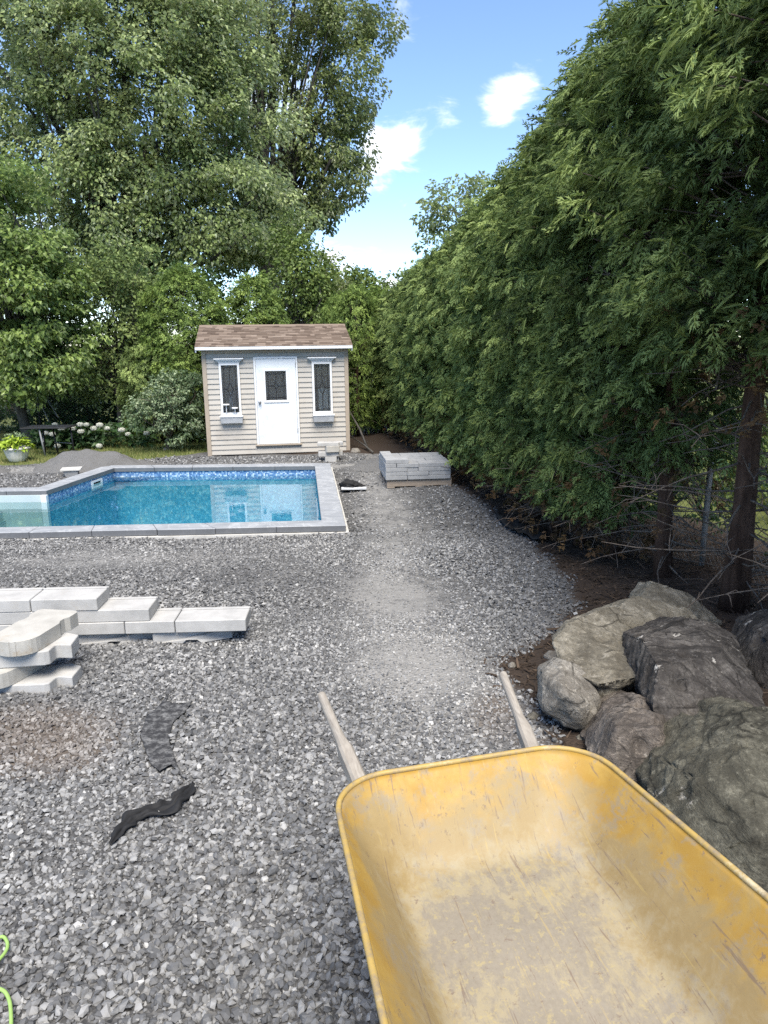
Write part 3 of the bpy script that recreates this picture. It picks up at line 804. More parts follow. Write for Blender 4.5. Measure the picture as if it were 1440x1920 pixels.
def cedar_crown(name, H, R, skirt, n_clump, per, tpl, size, seed, mat, top_pow=5, dead=0.0, dens_low=1.0, top=0.45):
    """hedge cedar: flat sprays grouped on the tips of side branches; returns mesh and branch tips"""
    r = np.random.default_rng(seed)
    z = skirt + (H - skirt) * r.random(n_clump) ** 0.95
    tt = (z - skirt) / (H - skirt)
    prof = R * np.minimum(1.0, 0.55 + 0.9 * tt * dens_low) * np.maximum(0.02, (1 - tt ** top_pow)) ** 0.6 * (1 - top * 0.5 * tt)
    tight = seed in (71, 72, 80)
    ang = r.uniform(0, 2 * np.pi, n_clump)
    lump = 1 + 0.14 * np.sin(ang * 3 + z * 2.3 + seed) + 0.12 * np.sin(ang * 2 - z * 3.7) + 0.12 * np.sin(ang * 5 + z * 6.1 + seed * 2)
    rad = prof * lump * np.sqrt(r.uniform(0.16, 1.2, n_clump)) if not tight else prof * (1 + .35 * (lump - 1)) * r.uniform(.80, 1.03, n_clump)
    tip = np.stack([rad * np.cos(ang), rad * np.sin(ang), z], -1)
    out = np.stack([np.cos(ang), np.sin(ang), np.zeros(n_clump)], -1)
    N = n_clump * per
    o = np.repeat(out, per, 0); c = np.repeat(tip, per, 0)
    tang = np.stack([-o[:, 1], o[:, 0], np.zeros(N)], -1)
    side = r.normal(0, 0.55, N)[:, None]; fw = r.uniform(-0.10, 0.16, N)[:, None]; dz = r.normal(0, 0.07, N)
    C = c + tang * side * 0.17 + o * fw
    C[:, 2] += dz
    tz = np.repeat(tt, per)
    D = unit(o * 0.85 + tang * side * 0.9 + np.stack([np.zeros(N), np.zeros(N), r.normal(-0.34, 0.46, N) + 0.9 * np.clip(tz - 0.86, 0, 1) * 4], -1))
    Nn = unit(o * r.uniform(0.1, 0.7, N)[:, None] + np.array([0, 0, 1.0]) * 0.7 + r.normal(0, 0.5, (N, 3)))
    ct = r.normal(0.52, 0.16, n_clump)
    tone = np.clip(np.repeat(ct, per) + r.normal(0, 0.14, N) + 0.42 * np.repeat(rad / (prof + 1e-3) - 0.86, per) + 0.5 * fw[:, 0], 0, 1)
    Vs, Fs, Ts, o_ = [], [], [], 0; sz = size * r.uniform(0.5, 1.35, N); pick = r.integers(0, len(tpl), N); M_ = frames(D, Nn)
    for q in range(len(tpl)):
        k = pick == q; V, F, T = place(tpl[q][0], tpl[q][1], C[k], M_[k], sz[k], tone[k]); Vs.append(V); Fs.append(F + o_); Ts.append(T); o_ += len(V)
    return np_mesh(name, np.concatenate(Vs), np.concatenate(Fs), mat, False, {'tone': np.concatenate(Ts)}), tip


def cedar_wood(trunk_r, H, tips, n_br, seed, skirt, bare=0, R=0.8):
    """trunk and branches of a hedge cedar"""
    r = random.Random(seed); tr = MB()
    pts = []; x = y = 0.0
    for i in range(8):
        pts.append((x, y, H * 0.96 * i / 7 - (0.15 if i == 0 else 0))); x += r.uniform(-0.025, 0.025); y += r.uniform(-0.025, 0.025)
    tr.tube(pts, [trunk_r * (1.35 if i == 0 else 1.0) * (1 - 0.11 * i) for i in range(8)], 9)
    br = MB(); idx = list(range(len(tips))); r.shuffle(idx)
    for i in idx[:n_br]:
        t = Vector(tips[i]); z0 = max(0.25, t.z - r.uniform(0.05, 0.35)); a = Vector((0, 0, z0))
        m1 = a.lerp(t, 0.5) + Vector((r.uniform(-.06, .06), r.uniform(-.06, .06), r.uniform(-0.10, 0.04)))
        br.tube([a, m1, t], [0.014, 0.008, 0.004], 4, False)
    for k in range(bare):       # dead lower branches
        z0 = r.uniform(0.15, skirt + 0.4); an = r.uniform(0, 6.283); L = r.uniform(0.35, 1.1) * R
        d = Vector((math.cos(an), math.sin(an), r.uniform(-0.3, 0.25))); p = Vector((0, 0, z0)); ps = [p]
        for q in range(4):
            d = (d + Vector((r.uniform(-.35, .35), r.uniform(-.35, .35), r.uniform(-.25, .2)))).normalized(); p = p + d * L / 4; p.z = max(p.z, 0.04); ps.append(p.copy())
        br.tube(ps, [0.011, 0.008, 0.006, 0.0045, 0.003], 4, False)
        for q in range(2):
            s0 = ps[r.choice((2, 3))]; e = s0 + Vector((r.uniform(-.25, .25), r.uniform(-.25, .25), r.uniform(-.12, .2)))
            br.tube([s0, s0.lerp(e, .5) + Vector((0, 0, .03)), e], [0.005, 0.004, 0.002], 3, False)
    return tr, br


def dead_sprays(H0, H1, R, n, seed, tpl=SPRAY1[0], size=0.11):
    r = np.random.default_rng(seed)
    a = r.uniform(0, 6.283, n); rad = R * np.sqrt(r.uniform(0.2, 1, n)); z = r.uniform(H0, H1, n)
    C = np.stack([rad * np.cos(a), rad * np.sin(a), z], -1)
    D = unit(np.stack([np.cos(a), np.sin(a), r.normal(-1.0, 0.4, n)], -1)); Nn = unit(r.normal(0, 1, (n, 3)))
    V, F, T = place(tpl[0], tpl[1], C, frames(D, Nn), size * r.uniform(0.5, 1.2, n), np.clip(r.normal(0.5, 0.25, n), 0, 1))
    return np_mesh('dead_foliage', V, F, M_dead, False, {'tone': T})


# right-hand hedge
def make_hedge():
    protos = {}
    def proto(key, H, R, skirt, ncl, per, tpl, size, seed, trunk_r, bare, dead, dl=1.0):
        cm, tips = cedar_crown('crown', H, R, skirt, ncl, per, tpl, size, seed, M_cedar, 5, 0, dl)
        tr, br = cedar_wood(trunk_r, H, tips, 210, seed, skirt, bare, R)
        trm = tr.mesh('trunk', M_bark); brm = br.mesh('branches', M_twig)
        dm_ = dead_sprays(max(0.15, skirt - 0.5), skirt + 0.7, R * 0.75, dead, seed + 5)
        protos[key] = (cm, trm, brm, dm_, H)
    proto('bare', 5.6, 0.88, 1.80, 330, 22, SPRAY0, 0.130, 11, 0.085, 70, 80, 1.5)
    proto('mid', 5.2, 0.78, 1.08, 370, 22, SPRAY0, 0.126, 23, 0.066, 60, 130)
    proto('low', 5.0, 0.70, 0.50, 410, 22, SPRAY0, 0.122, 37, 0.06, 60, 220)
    proto('far', 4.2, 0.62, 0.45, 380, 19, SPRAY1, 0.130, 41, 0.05, 40, 260)
    ys = [2.2, 3.1, 4.0, 4.87, 5.92, 6.75] + [6.75 + 0.76 * k for k in range(1, 15)]
    tops = ([2, 5, 6.5, 8.5, 10, 12, 14, 17.5], [5.5, 5.0, 4.35, 4.02, 3.62, 3.40, 3.10, 2.75])
    for i, y in enumerate(ys):
        key = 'bare' if y < 5.2 else ('mid' if y < 6.3 else ('low' if y < 9.6 else 'far'))
        cm, trm, brm, dmm, H = protos[key]
        x = hedge_x(y) + random.uniform(-.05, .05)
        z = float(Gv(np.array([x]), np.array([y]))[0])
        hgt = np.interp(y, *tops) - z
        if key == 'bare': lab = ('cedar in the hedge with the thickest bare trunk, behind the boulders' if abs(y - 4.87) < .1 else 'tall cedar overhanging the boulders, %s of the near three' % ('nearest', 'middle', 'farthest')[i])
        elif key == 'mid': lab = 'cedar with slimmer bare trunk left of the thickest trunk in the hedge' if y < 6.3 else 'cedar with dark bare trunk third from the boulders in the hedge'
        elif key != 'far': lab = 'tall dark green cedar with low foliage in the nearer stretch of hedge'
        else: lab = 'shorter cedar in the far stretch of the hedge beyond the paver pallet'
        e = empty('cedar_tree', (x, y, z), random.uniform(0, 6.28) if key != 'bare' else i * 1.3)
        tag(e, lab, 'tree', 'cedars of the long hedge')
        s = hgt / H; e.scale = (1 + 0.5 * (s - 1) if s < 1 else s, 1 + 0.5 * (s - 1) if s < 1 else s, s)
        link('crown', cm, e); link('trunk', trm, e); link('branches', brm, e); link('dead_foliage', dmm, e)


make_hedge()


# ------------------------------------------------------------------ broadleaf trees
def leafy(C, Rc, per, size, r, tpl=LEAF2, droop=0.35, spread=(1, 1, 0.7), clump_var=0.13, leaf_var=0.13, core=None):
    """leaf clumps: C (n,3) centres, Rc (n,) radii -> V,F,T"""
    n = len(C); N = n * per
    d = unit(r.normal(0, 1, (N, 3))); rad = r.uniform(0.25, 1.0, N) ** 0.6
    loc = d * rad[:, None] * np.array(spread) * np.repeat(Rc, per)[:, None]
    P_ = np.repeat(C, per, 0) + loc
    outw = d
    if core is not None: outw = unit(d * 0.6 + unit(P_ - core) * 0.6)
    D = unit(outw * np.array([1, 1, 0.4]) + r.normal(0, 0.45, (N, 3)) + np.array([0, 0, -droop]))
    Nn = unit(outw * 0.5 + np.array([0, 0, 0.8]) + r.normal(0, 0.5, (N, 3)))
    tone = np.clip(np.repeat(r.normal(0.54, clump_var, n), per) + r.normal(0, leaf_var, N), 0, 1)
    return place(tpl[0], tpl[1], P_, frames(D, Nn), size * r.uniform(0.6, 1.25, N), tone)


def ell_points(ells, n, r, shell=0.55):
    """points in a union of ellipsoids, denser near the surface"""
    vol = np.array([(e[3] * e[4] * e[5]) ** (2 / 3) for e in ells]); pr = vol / vol.sum()
    k = r.choice(len(ells), n, p=pr); E = np.array(ells)[k]
    d = unit(r.normal(0, 1, (n, 3))); rad = (shell ** 3 + (1 - shell ** 3) * r.random(n)) ** (1 / 3)
    rad = rad * (1 + 0.13 * np.sin(d[:, 0] * 5 + d[:, 2] * 6 + k) + r.normal(0, .05, n))
    return E[:, :3] + d * rad[:, None] * E[:, 3:6]


def limbs(base, fork, targets, r0, r):
    m = MB(); base = Vector(base); fork = Vector(fork)
    mid = base.lerp(fork, 0.5) + Vector((r.uniform(-.15, .15), r.uniform(-.15, .15), 0))
    m.tube([base - Vector((0, 0, 0.2)), base + (mid - base) * .15, mid, fork], [r0 * 1.5, r0 * 1.05, r0 * 0.9, r0 * 0.75], 10)
    for tg in targets:
        tg = Vector(tg); p = fork.lerp(base, r.uniform(0, 0.35))
        a = p.lerp(tg, 0.35) + Vector((r.uniform(-.3, .3), r.uniform(-.3, .3), r.uniform(0, .5))); b = p.lerp(tg, 0.7) + Vector((r.uniform(-.3, .3), r.uniform(-.3, .3), r.uniform(-.1, .4)))
        rr = r0 * r.uniform(0.25, 0.45)
        m.tube([p, a, b, tg], [rr, rr * .75, rr * .45, rr * .15], 6, False)
    return m


def tree(name, label, cat, base, fork, ells, n_cl, cl_r, per, leaf, mat, bark, r0, n_limb, seed, group=None, droop=0.35, tpl=LEAF2, shell=0.55, zmin=None, spread=(1, 1, .7), cv=.13):
    r = np.random.default_rng(seed); rr = random.Random(seed)
    C = ell_points(ells, n_cl, r, shell)
    if zmin is not None: C = C[C[:, 2] > zmin]
    if n_cl > 500:          # thin the far side of the two big crowns, which nothing in the yard can see
        mid_y = np.mean([q[1] for q in ells]); C = C[(C[:, 1] < mid_y + .9) | (r.random(len(C)) < .3)]
    core = np.mean(np.array(ells)[:, :3], 0)
    V, F, T = leafy(C, cl_r * r.uniform(0.6, 1.35, len(C)), per, leaf, r, tpl, droop, spread, cv, .13, core)
    e = empty(name, base); tag(e, label, cat, group)
    bs = np.array(base, float)
    link('crown', np_mesh('crown', V - bs, F, mat, False, {'tone': T}), e)
    tg = [tuple(C[i] - bs) for i in rr.sample(range(len(C)), min(n_limb, len(C)))]
    limbs((0, 0, 0), Vector(fork) - Vector(base), tg, r0, rr).build('trunk', bark, e)
    return e


def E_(px, py, y, rx, ry, rd):
    """ellipsoid standing at depth y, centred where the picture has it; radii rx, ry in px, rd in metres"""
    p = aty(px, py, y); k = (p - Vector((0, 0, CZ))).dot(FW) / FPX
    return (p.x, p.y, p.z, rx * k, rd, ry * k)


ZF = -0.55
# big maple
mb = aty(240, 560, 25); mb.z = ZF
ells = [E_(60, 60, 25, 330, 270, 3.2), E_(300, 190, 24, 190, 190, 2.6), E_(200, 380, 24, 200, 130, 2.4), E_(420, 240, 24.5, 120, 170, 2.2),
        E_(430, 400, 24, 150, 120, 2.2), E_(330, 460, 23.5, 170, 85, 1.8), E_(60, 330, 24, 220, 170, 2.4), E_(500, 470, 25, 80, 75, 1.5), E_(200, -160, 26, 260, 220, 3.0), E_(120, 470, 24.5, 160, 90, 2.0), E_(400, 90, 25.5, 90, 150, 2.0), E_(20, 40, 26, 200, 200, 2.5), E_(160, 20, 25, 200, 200, 2.5), E_(320, 20, 25, 150, 160, 2.2), E_(380, 330, 25.2, 160, 190, 2.0)]
tree('maple_tree', 'huge silvery green maple filling the upper left behind the shrubs', 'tree', tuple(mb), (mb.x + .3, 25, 3.4), ells, 1100, 0.58, 165, 0.134, M_maple, M_bark2, 0.33, 60, 101, None, 0.5, LEAF2, 0.5, None, (1, 1, .75), .19)
# poplar
pb = aty(480, 560, 29); pb.z = ZF
ells = [E_(520, 40, 29, 200, 150, 2.6), E_(640, 120, 28.5, 100, 130, 2.0), E_(620, 280, 28.5, 95, 110, 1.8), E_(570, 190, 29, 130, 130, 2.2), E_(610, 390, 28.5, 42, 52, 1.1),
        E_(480, -160, 30, 260, 200, 3), E_(665, 20, 28.5, 82, 100, 1.6), E_(650, 330, 28.4, 45, 65, 1.0), E_(560, 330, 29, 60, 80, 1.5), E_(668, 240, 28.4, 55, 80, 1.2), E_(470, 60, 29.5, 140, 160, 2)]
tree('poplar_tree', 'tall airy poplar with fluttering leaves right of the big maple', 'tree', tuple(pb), (pb.x + .6, 29, 5.0), ells, 560, 0.46, 110, 0.135, M_poplar, M_bark2, 0.30, 60, 202, None, 0.6, LEAF2, 0.35, None, (1, 1, .8))
# linden at the left
lb = gnd(70, 812); lb.y = 16.9; lb.x = -8.1; lb.z = ZF
ells = [E_(30, 420, 16.6, 90, 105, 1.2), E_(40, 560, 16.3, 130, 120, 1.4), E_(70, 660, 16.1, 105, 85, 1.2), E_(-60, 500, 16.5, 130, 220, 1.5), E_(100, 560, 16.6, 70, 90, 1.0), E_(20, 350, 16.8, 50, 50, .8), E_(30, 700, 16, 110, 60, 1.0)]
tree('linden_tree', 'broad leaved linden at the left edge behind the planter', 'tree', tuple(lb), (lb.x, 16.8, 1.7), ells, 430, 0.32, 62, 0.125, M_linden, M_bark2, 0.12, 40, 303, None, 0.45, LEAF4, 0.5, None, (1, 1, .55))
# shrubs between linden and trimmed cedar
sb_ = aty(225, 800, 17.6); sb_.z = ZF
ells = [E_(235, 505, 17.6, 70, 60, .9), E_(190, 560, 17.8, 70, 90, .9), E_(250, 600, 17.6, 62, 110, .8), E_(200, 680, 17.8, 75, 80, .8)]
tree('lilac_shrub', 'tall pale green lilac between the linden and the rounded cedar', 'shrub', tuple(sb_), (sb_.x, 17.6, .9), ells, 230, 0.28, 40, 0.105, M_lilac, M_bark2, 0.06, 60, 404, None, 0.3, LEAF4, 0.45, None, (1, 1, .6))
for k, (px, py, y, rx, ry, lab) in enumerate([(-30, 740, 19.5, 170, 110, 'dark bush in the shade under the linden by the back fence'), (170, 745, 19.6, 110, 90, 'dark bush in the shade behind the hydrangeas'), (330, 640, 19.8, 120, 160, 'dark bush hidden behind the rounded cedar')]):
    b0 = aty(px, 830, y); b0.z = ZF
    tree('shade_bush', lab, 'bush', tuple(b0), (b0.x, y, 0.3), [E_(px, py, y, rx, ry, .8)], 130, 0.35, 46, 0.13, M_hydleaf, M_bark2, 0.05, 25, 500 + k, 'bushes along the back fence', 0.4, LEAF2, 0.4)
# loose trees behind the shed
for k, (nm, lab, y, base_px, el, n, mat, lf, clr) in enumerate([
        ('garden_tree', 'loose green tree rising behind the shed under the poplar', 21.5, 575, [E_(560, 540, 21.5, 62, 75, 1.0), E_(600, 560, 21.5, 45, 60, .9), E_(545, 470, 22, 45, 50, .8), E_(575, 500, 21.8, 40, 45, .8)], 150, M_bushy, .11, .36),
        ('garden_tree', 'small rounded tree in the gap between shed roof and hedge', 24, 668, [E_(668, 530, 24, 34, 32, .7), E_(650, 580, 23.5, 40, 45, .8), E_(690, 575, 24, 40, 30, .8)], 80, M_bushy, .12, .36),
        ('garden_tree', 'wispy dull green tree right of the poplar trunk', 23, 620, [E_(612, 520, 23, 26, 50, .6), E_(628, 570, 22.5, 30, 50, .7)], 60, M_poplar, .10, .32),
        ('garden_tree', 'pale tree top showing above the right hedge', 22.0, 850, [E_(850, 385, 22, 52, 50, .9), E_(810, 428, 22, 36, 22, .6), E_(900, 400, 22, 60, 70, 1.0), E_(870, 500, 22, 80, 90, 1.2)], 120, M_maple, .12, .30)]):
    b0 = aty(base_px, 800, y); b0.z = ZF
    tree(nm, lab, 'tree', tuple(b0), (b0.x, y, el[0][2] - 1.2), el, n, clr, 46, lf, mat, M_bark2, 0.09, 30, 600 + k, None, 0.4, LEAF2, 0.3, None, (1, 1, .6))
NEIGH = ['tree across the lawn behind the thick bare trunk', 'spreading tree across the lawn behind the middle of the hedge', 'tree hidden behind the far half of the long hedge', 'tree by the pale house beyond the hedge fence',
         'tree standing behind the far end of the long hedge', 'tall tree far off beyond the long hedge', 'tall tree behind the maple at the far left', 'low round tree directly behind the shed roof', 'low round tree behind the gap right of the shed', 'tree beyond the left edge behind the linden']
# neighbour's trees beyond the hedge and the treeline behind
for k, (x, y, h, rr_) in enumerate([(7.5, 9, 4.5, 1.8), (9.5, 14, 6, 2.3), (6.5, 19, 6, 2.2), (11, 6, 5, 2), (4.5, 25, 6.5, 2.5), (13, 20, 8, 3), (-12, 24, 9, 3.2), (-2.2, 27, 4.6, 2.0), (0.6, 30, 4.8, 2.2), (-14, 18, 7, 2.6)]):
    tree('neighbour_tree', NEIGH[k], 'tree', (x, y, ZF), (x, y, ZF + h * .35), [(x, y, ZF + h * .6, rr_, rr_, h * .42)], 120, rr_ * .26, 50, 0.17, M_bushy, M_bark2, 0.12, 24, 700 + k, 'trees in the neighbouring yards', 0.4, LEAF2, 0.45)


for k, (x, y, w_, h_) in enumerate([(4.6, 4.6, .7, .9), (5.2, 6.0, .9, 1.2), (5.0, 7.6, .8, 1.0), (4.9, 9.6, .9, 1.4)]):
    tree('yard_bush', ['low bush beyond the fence right of the thick bare trunk', 'rounded bush beyond the fence between the two bare trunks', 'bush beyond the fence behind the slimmer bare trunk', 'taller bush beyond the fence behind the low branches'][k], 'bush', (x, y, ZF), (x, y, ZF + .3), [(x, y, ZF + h_ * .5, w_, w_, h_ * .55)], 60, .24, 40, .09, M_bushy, M_bark2, .03, 14, 850 + k, 'bushes in the next yard', .3, LEAF2, .4)
for k, (x, y, w_, h_) in enumerate([(3.55, 4.6, .5, 1.1), (3.4, 5.9, .55, 1.4), (3.2, 7.2, .6, 1.5), (2.95, 8.5, .6, 1.5)]):
    tree('fence_shrub', ['dark thin shrub on the fence right of the thick bare trunk', 'dark thin shrub on the fence between the bare trunks', 'dark thin shrub on the fence behind the slimmer bare trunk', 'dark thin shrub on the fence behind the low hedge branches'][k], 'shrub', (x, y, ZF + .1), (x, y, ZF + .5), [(x, y, ZF + h_ * .6, w_, w_ * .9, h_ * .6)], 18, .24, 40, .062, M_hydleaf, M_twig, .02, 26, 870 + k, 'shrubs along the hedge fence', .3, LEAF2, .2)
# cedars round the shed
def cedar_clump(name, label, base, H, Rx, Ry, seed, mat, ncl, per, tpl, size, skirt=0.2, scl=1.0, top_pow=6, top=.3):
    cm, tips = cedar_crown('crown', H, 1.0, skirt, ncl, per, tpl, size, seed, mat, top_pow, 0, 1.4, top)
    vv = np.empty(len(cm.vertices) * 3, np.float32); cm.vertices.foreach_get('co', vv); vv = vv.reshape(-1, 3)
    vv[:, 0] *= Rx; vv[:, 1] *= Ry; cm.vertices.foreach_set('co', vv.ravel()); cm.update()
    e = empty(name, base); tag(e, label, 'tree', None)
    link('crown', cm, e)
    tp = [(t[0] * Rx, t[1] * Ry, t[2]) for t in tips]
    tr, br = cedar_wood(0.06, H, tp, 60, seed, skirt, 10, min(Rx, Ry))
    tr.build('trunk', M_bark, e); br.build('branches', M_twig, e)
    return e


b0 = aty(360, 800, 17.2); cedar_clump('clipped_cedar', 'rounded yellow green cedar left of the shed', (b0.x, 17.2, ZF), 3.75, 1.02, .95, 71, M_cedar_y, 680, 22, SPRAY2, 0.105)
b0 = aty(490, 800, 18.8); cedar_clump('clipped_cedar', 'broad cedar showing just above the middle of the shed roof', (b0.x, 18.8, ZF), 3.75, 1.05, .9, 72, M_cedar_y, 330, 18, SPRAY2, 0.14, .2, 1, 4, .9)
b0 = aty(300, 800, 16.9); cedar_clump('clipped_cedar', 'low cedar filling the corner behind the variegated shrub', (b0.x, 17.0, ZF), 2.3, .8, .7, 73, M_cedar, 300, 22, SPRAY2, 0.12)
first = None
for k, (px, y, H) in enumerate([(672, 17.7, 3.35), (715, 18.1, 3.35), (640, 18.6, 3.2), (755, 18.5, 3.2)]):
    b0 = aty(px, 800, y); lab_ = ['dark clipped cedar just right of the shed roof', 'dark clipped cedar against the end of the long hedge', 'clipped cedar half hidden behind the right corner of the shed', 'clipped cedar hidden behind the last of the long hedge'][k]
    if first is None:
        first = cedar_clump('back_hedge_cedar', lab_, (b0.x, y, ZF), H, .62, .6, 80, M_cedar_y, 330, 18, SPRAY2, 0.13); c_ = first
    else:
        c_ = first.copy(); COL.objects.link(c_); c_.location = (b0.x, y, ZF); c_.rotation_euler = (0, 0, k * 1.9); c_.scale = (1, 1, H / 3.35)
        for ch in first.children:
            d_ = ch.copy(); COL.objects.link(d_); d_.parent = c_
        c_['label'] = lab_
    c_['group'] = 'cedars behind the shed'


# ------------------------------------------------------------------ fences
def fence(name, label, p0, p1, h, mat, pitch, wire, post_n, z0):
    e = empty(name, (p0[0], p0[1], z0), math.atan2(p1[1] - p0[1], p1[0] - p0[0])); tag(e, label, 'fence')
    L = math.hypot(p1[0] - p0[0], p1[1] - p0[1]); m = MB()
    k = -h
    while k < L:
        for s in (0, 1):
            a, b = max(k, 0), min(k + h, L)
            za, zb = (a - k), (b - k)
            if s: za, zb = h - za, h - zb
            m.tube([(a, 0.002 if s else -0.002, za + .03), (b, 0.002 if s else -0.002, zb + .03)], wire, 3, False, False)
        k += pitch
    m.build('chain_mesh', mat, e)['kind'] = 'stuff'
    r = MB(); r.tube([(0, 0, h + .03), (L, 0, h + .03)], 0.018, 8); r.build('rail', mat, e)
    for i in range(post_n):
        q = MB(); x = L * i / (post_n - 1); q.tube([(x, 0.03, -0.1), (x, 0.03, h + .06)], 0.025, 8); q.build('post', mat, e)


fence('chain_link_fence', 'grey chain link fence behind the trunks of the long hedge', (3.55, 1.2), (0.85, 18.5), 1.25, M_galv, 0.075, 0.0016, 8, -0.5)
fence('chain_link_fence', 'black chain link fence in the shade behind hydrangeas and shed', (-11, 18.4), (1.2, 18.9), 1.3, M_wire, 0.085, 0.003, 6, ZF)

# pale wall of the neighbouring house, glimpsed between the trunks
e = empty('neighbour_house', (9.5, 3.0, ZF)); tag(e, 'pale house wall glimpsed between trunks beyond the hedge fence', 'house')
B((0, 0, 0), (5, 9, 2.7)).build('wall', M_house, e)
q = MB(); q.add([(-.4, -.4, 2.7), (5.4, -.4, 2.7), (5.4, 9.4, 2.7), (-.4, 9.4, 2.7), (2.5, 1.8, 4.3), (2.5, 7.2, 4.3)], [(0, 1, 4), (1, 2, 5, 4), (2, 3, 5), (3, 0, 4, 5), (3, 2, 1, 0)]); q.build('roof', M_shingle, e)
wn = B((-.04, 2.6, .9), (.02, 4.0, 2.0)).build('window', M_white, e); B((-.06, 2.7, 1.0), (-.041, 3.9, 1.9)).build('pane', M_dark, wn)

# ------------------------------------------------------------------ pool
pool = empty('swimming_pool', (0, 0, 0)); tag(pool, 'in-ground pool with grey stone coping and blue mosaic liner', 'swimming pool')
LIN = offset(INNER, 0.02)
WATER_Z, FLOOR_Z = ZT - 0.165, ZT - 1.15
m = MB(); n = len(LIN)
for i in range(n):
    a, b = LIN[i], LIN[(i + 1) % n]
    m.add([(a[0], a[1], FLOOR_Z), (b[0], b[1], FLOOR_Z), (b[0], b[1], ZT - .06), (a[0], a[1], ZT - .06)], [(0, 1, 2, 3)])
m.add([(p[0], p[1], FLOOR_Z) for p in LIN], [tuple(range(n))])
m.build('liner', M_liner, pool)
# step section: pale shell, sloped front following the main basin
stepx = -5.02
mS = MB()
L3, L4 = INNER[3], INNER[4]
mS.box((-7.44, 10.84 - .002, FLOOR_Z + .01), (-5.12, 10.874, ZT - .062)); mS.box((-7.44, 8.50, FLOOR_Z + .01), (-7.40, 10.84, ZT - .062))
mS.build('step_wall', M_step, pool)
for k, ((pa_, pb_), z) in enumerate(zip((((-70, 985), (40, 946)), ((-20, 990), (72, 950)), ((22, 993), (99, 950))), (ZT - .30, ZT - .45, ZT - .62))):
    a_, b_ = atz(*pa_, z), atz(*pb_, z); a_ = a_ + (a_ - b_) * ((8.53 - a_.y) / (a_.y - b_.y)); bb = b_ + (b_ - a_) * ((10.83 - b_.y) / (b_.y - a_.y)) * .9
    q = MB(); q.prism([(-7.395, 8.53), (a_.x, 8.53), (b_.x, b_.y), (min(bb.x, -5.12), 10.83), (-7.395, 10.83)], z - .30, z - .002)
    q.build('step', M_step, pool, 0.02, 2)
    q = MB(); nn_ = Vector((b_.y - a_.y, a_.x - b_.x)).normalized() * .012
    q.prism([(a_.x - nn_.x * 3, 8.54), (a_.x, 8.54), (b_.x, b_.y), (b_.x - nn_.x * 3, b_.y - nn_.y * 3)], z - .0015, z + .004); q.build('step_nosing', M_nosing, pool)
B((-5.115, 10.80, FLOOR_Z + .02), (-5.03, 10.87, ZT - .06)).build('corner_trim', M_white, pool)
# coping stones
def coping():
    nn = len(INNER)
    for i in range(nn):
        a0, a1 = Vector(INNER[i]), Vector(INNER[(i + 1) % nn]); b0_, b1_ = Vector(OUTER[i]), Vector(OUTER[(i + 1) % nn])
        L = (a1 - a0).length
        if i in (4,): continue
        k = max(1, round(L / 0.66)); ts = [j / k for j in range(k + 1)]
        for j in range(1, k): ts[j] += random.uniform(-.012, .012)
        for j in range(k):
            g = 0.0025 / L; t0, t1 = ts[j] + (g if j else 0), ts[j + 1] - (g if j < k - 1 else 0)
            if j == 0: t0 += 0.0015 / L
            q = MB(); js = random.uniform(-.006, .006)
            pa, pb_, pc, pd = a0.lerp(a1, t0), a0.lerp(a1, t1), b0_.lerp(b1_, t1), b0_.lerp(b1_, t0)
            od = (pc - pb_).normalized()
            pc = pc + od * (js + random.uniform(-.004, .004)); pd = pd + od * (js + random.uniform(-.004, .004))
            dz = random.uniform(-.002, .002)
            q.prism([tuple(pa), tuple(pd), tuple(pc), tuple(pb_)], ZT - .075 + dz, ZT + dz)
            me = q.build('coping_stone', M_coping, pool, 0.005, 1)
            bm = bmesh.new(); bm.from_mesh(me.data); bmesh.ops.recalc_face_normals(bm, faces=bm.faces); bm.to_mesh(me.data); bm.free()


coping()
q = MB()
o2 = offset(INNER, 0.315); o1 = offset(INNER, 0.06)
for i in range(len(o2)):
    a, b, c, d = o1[i], o1[(i + 1) % 6], o2[(i + 1) % 6], o2[i]
    q.add([(p[0], p[1], z) for z in (ZT - .30, ZT - .079) for p in (a, d, c, b)], [(0, 3, 2, 1), (4, 5, 6, 7), (0, 1, 5, 4), (1, 2, 6, 5), (2, 3, 7, 6), (3, 0, 4, 7)])
q.build('concrete_collar', M_collar, pool)
# skimmer on the slanting wall
pa, pb_ = Vector(LIN[2]), Vector(LIN[3]); dd_ = (pb_ - pa).normalized(); c_ = pa.lerp(pb_, 0.30); nr_ = Vector((-dd_.y, dd_.x))
if nr_.x < 0: nr_ = -nr_
sk = empty('skimmer', (c_.x, c_.y, ZT - .16)); sk.parent = pool; sk.rotation_euler = (0, 0, math.atan2(dd_.y, dd_.x))
s_in = 1 if (Matrix.Rotation(math.atan2(dd_.y, dd_.x), 2) @ Vector((0, 1))).dot(nr_) > 0 else -1
fm = MB()
for (a, b) in (((-.17, 0, .025), (.17, .02, .055)), ((-.17, 0, -.10), (.17, .02, -.05)), ((-.17, 0, -.05), (-.12, .02, .025)), ((.12, 0, -.05), (.17, .02, .025))):
    fm.box((a[0], min(0, .02 * s_in), a[2]), (b[0], max(0, .02 * s_in), b[2]))
fm.build('skimmer_frame', M_white, sk)
B((-.12, min(.004 * s_in, 0.001 * s_in), -.05), (.12, max(.004 * s_in, .001 * s_in), .025)).build('skimmer_opening', M_dark, sk)
B((-.12, min(.006 * s_in, .014 * s_in), -.045), (.12, max(.006 * s_in, .014 * s_in), -.005)).build('skimmer_flap', M_white, sk)
m = MB(); wi = offset(INNER, 0.015); m.add([(p[0], p[1], WATER_Z) for p in wi], [tuple(range(len(wi)))])
wo = m.build('water', M_water); tag(wo, 'clear rippled pool water', kind='structure')
for p in wo.data.polygons:
    if p.normal.z < 0: p.flip()

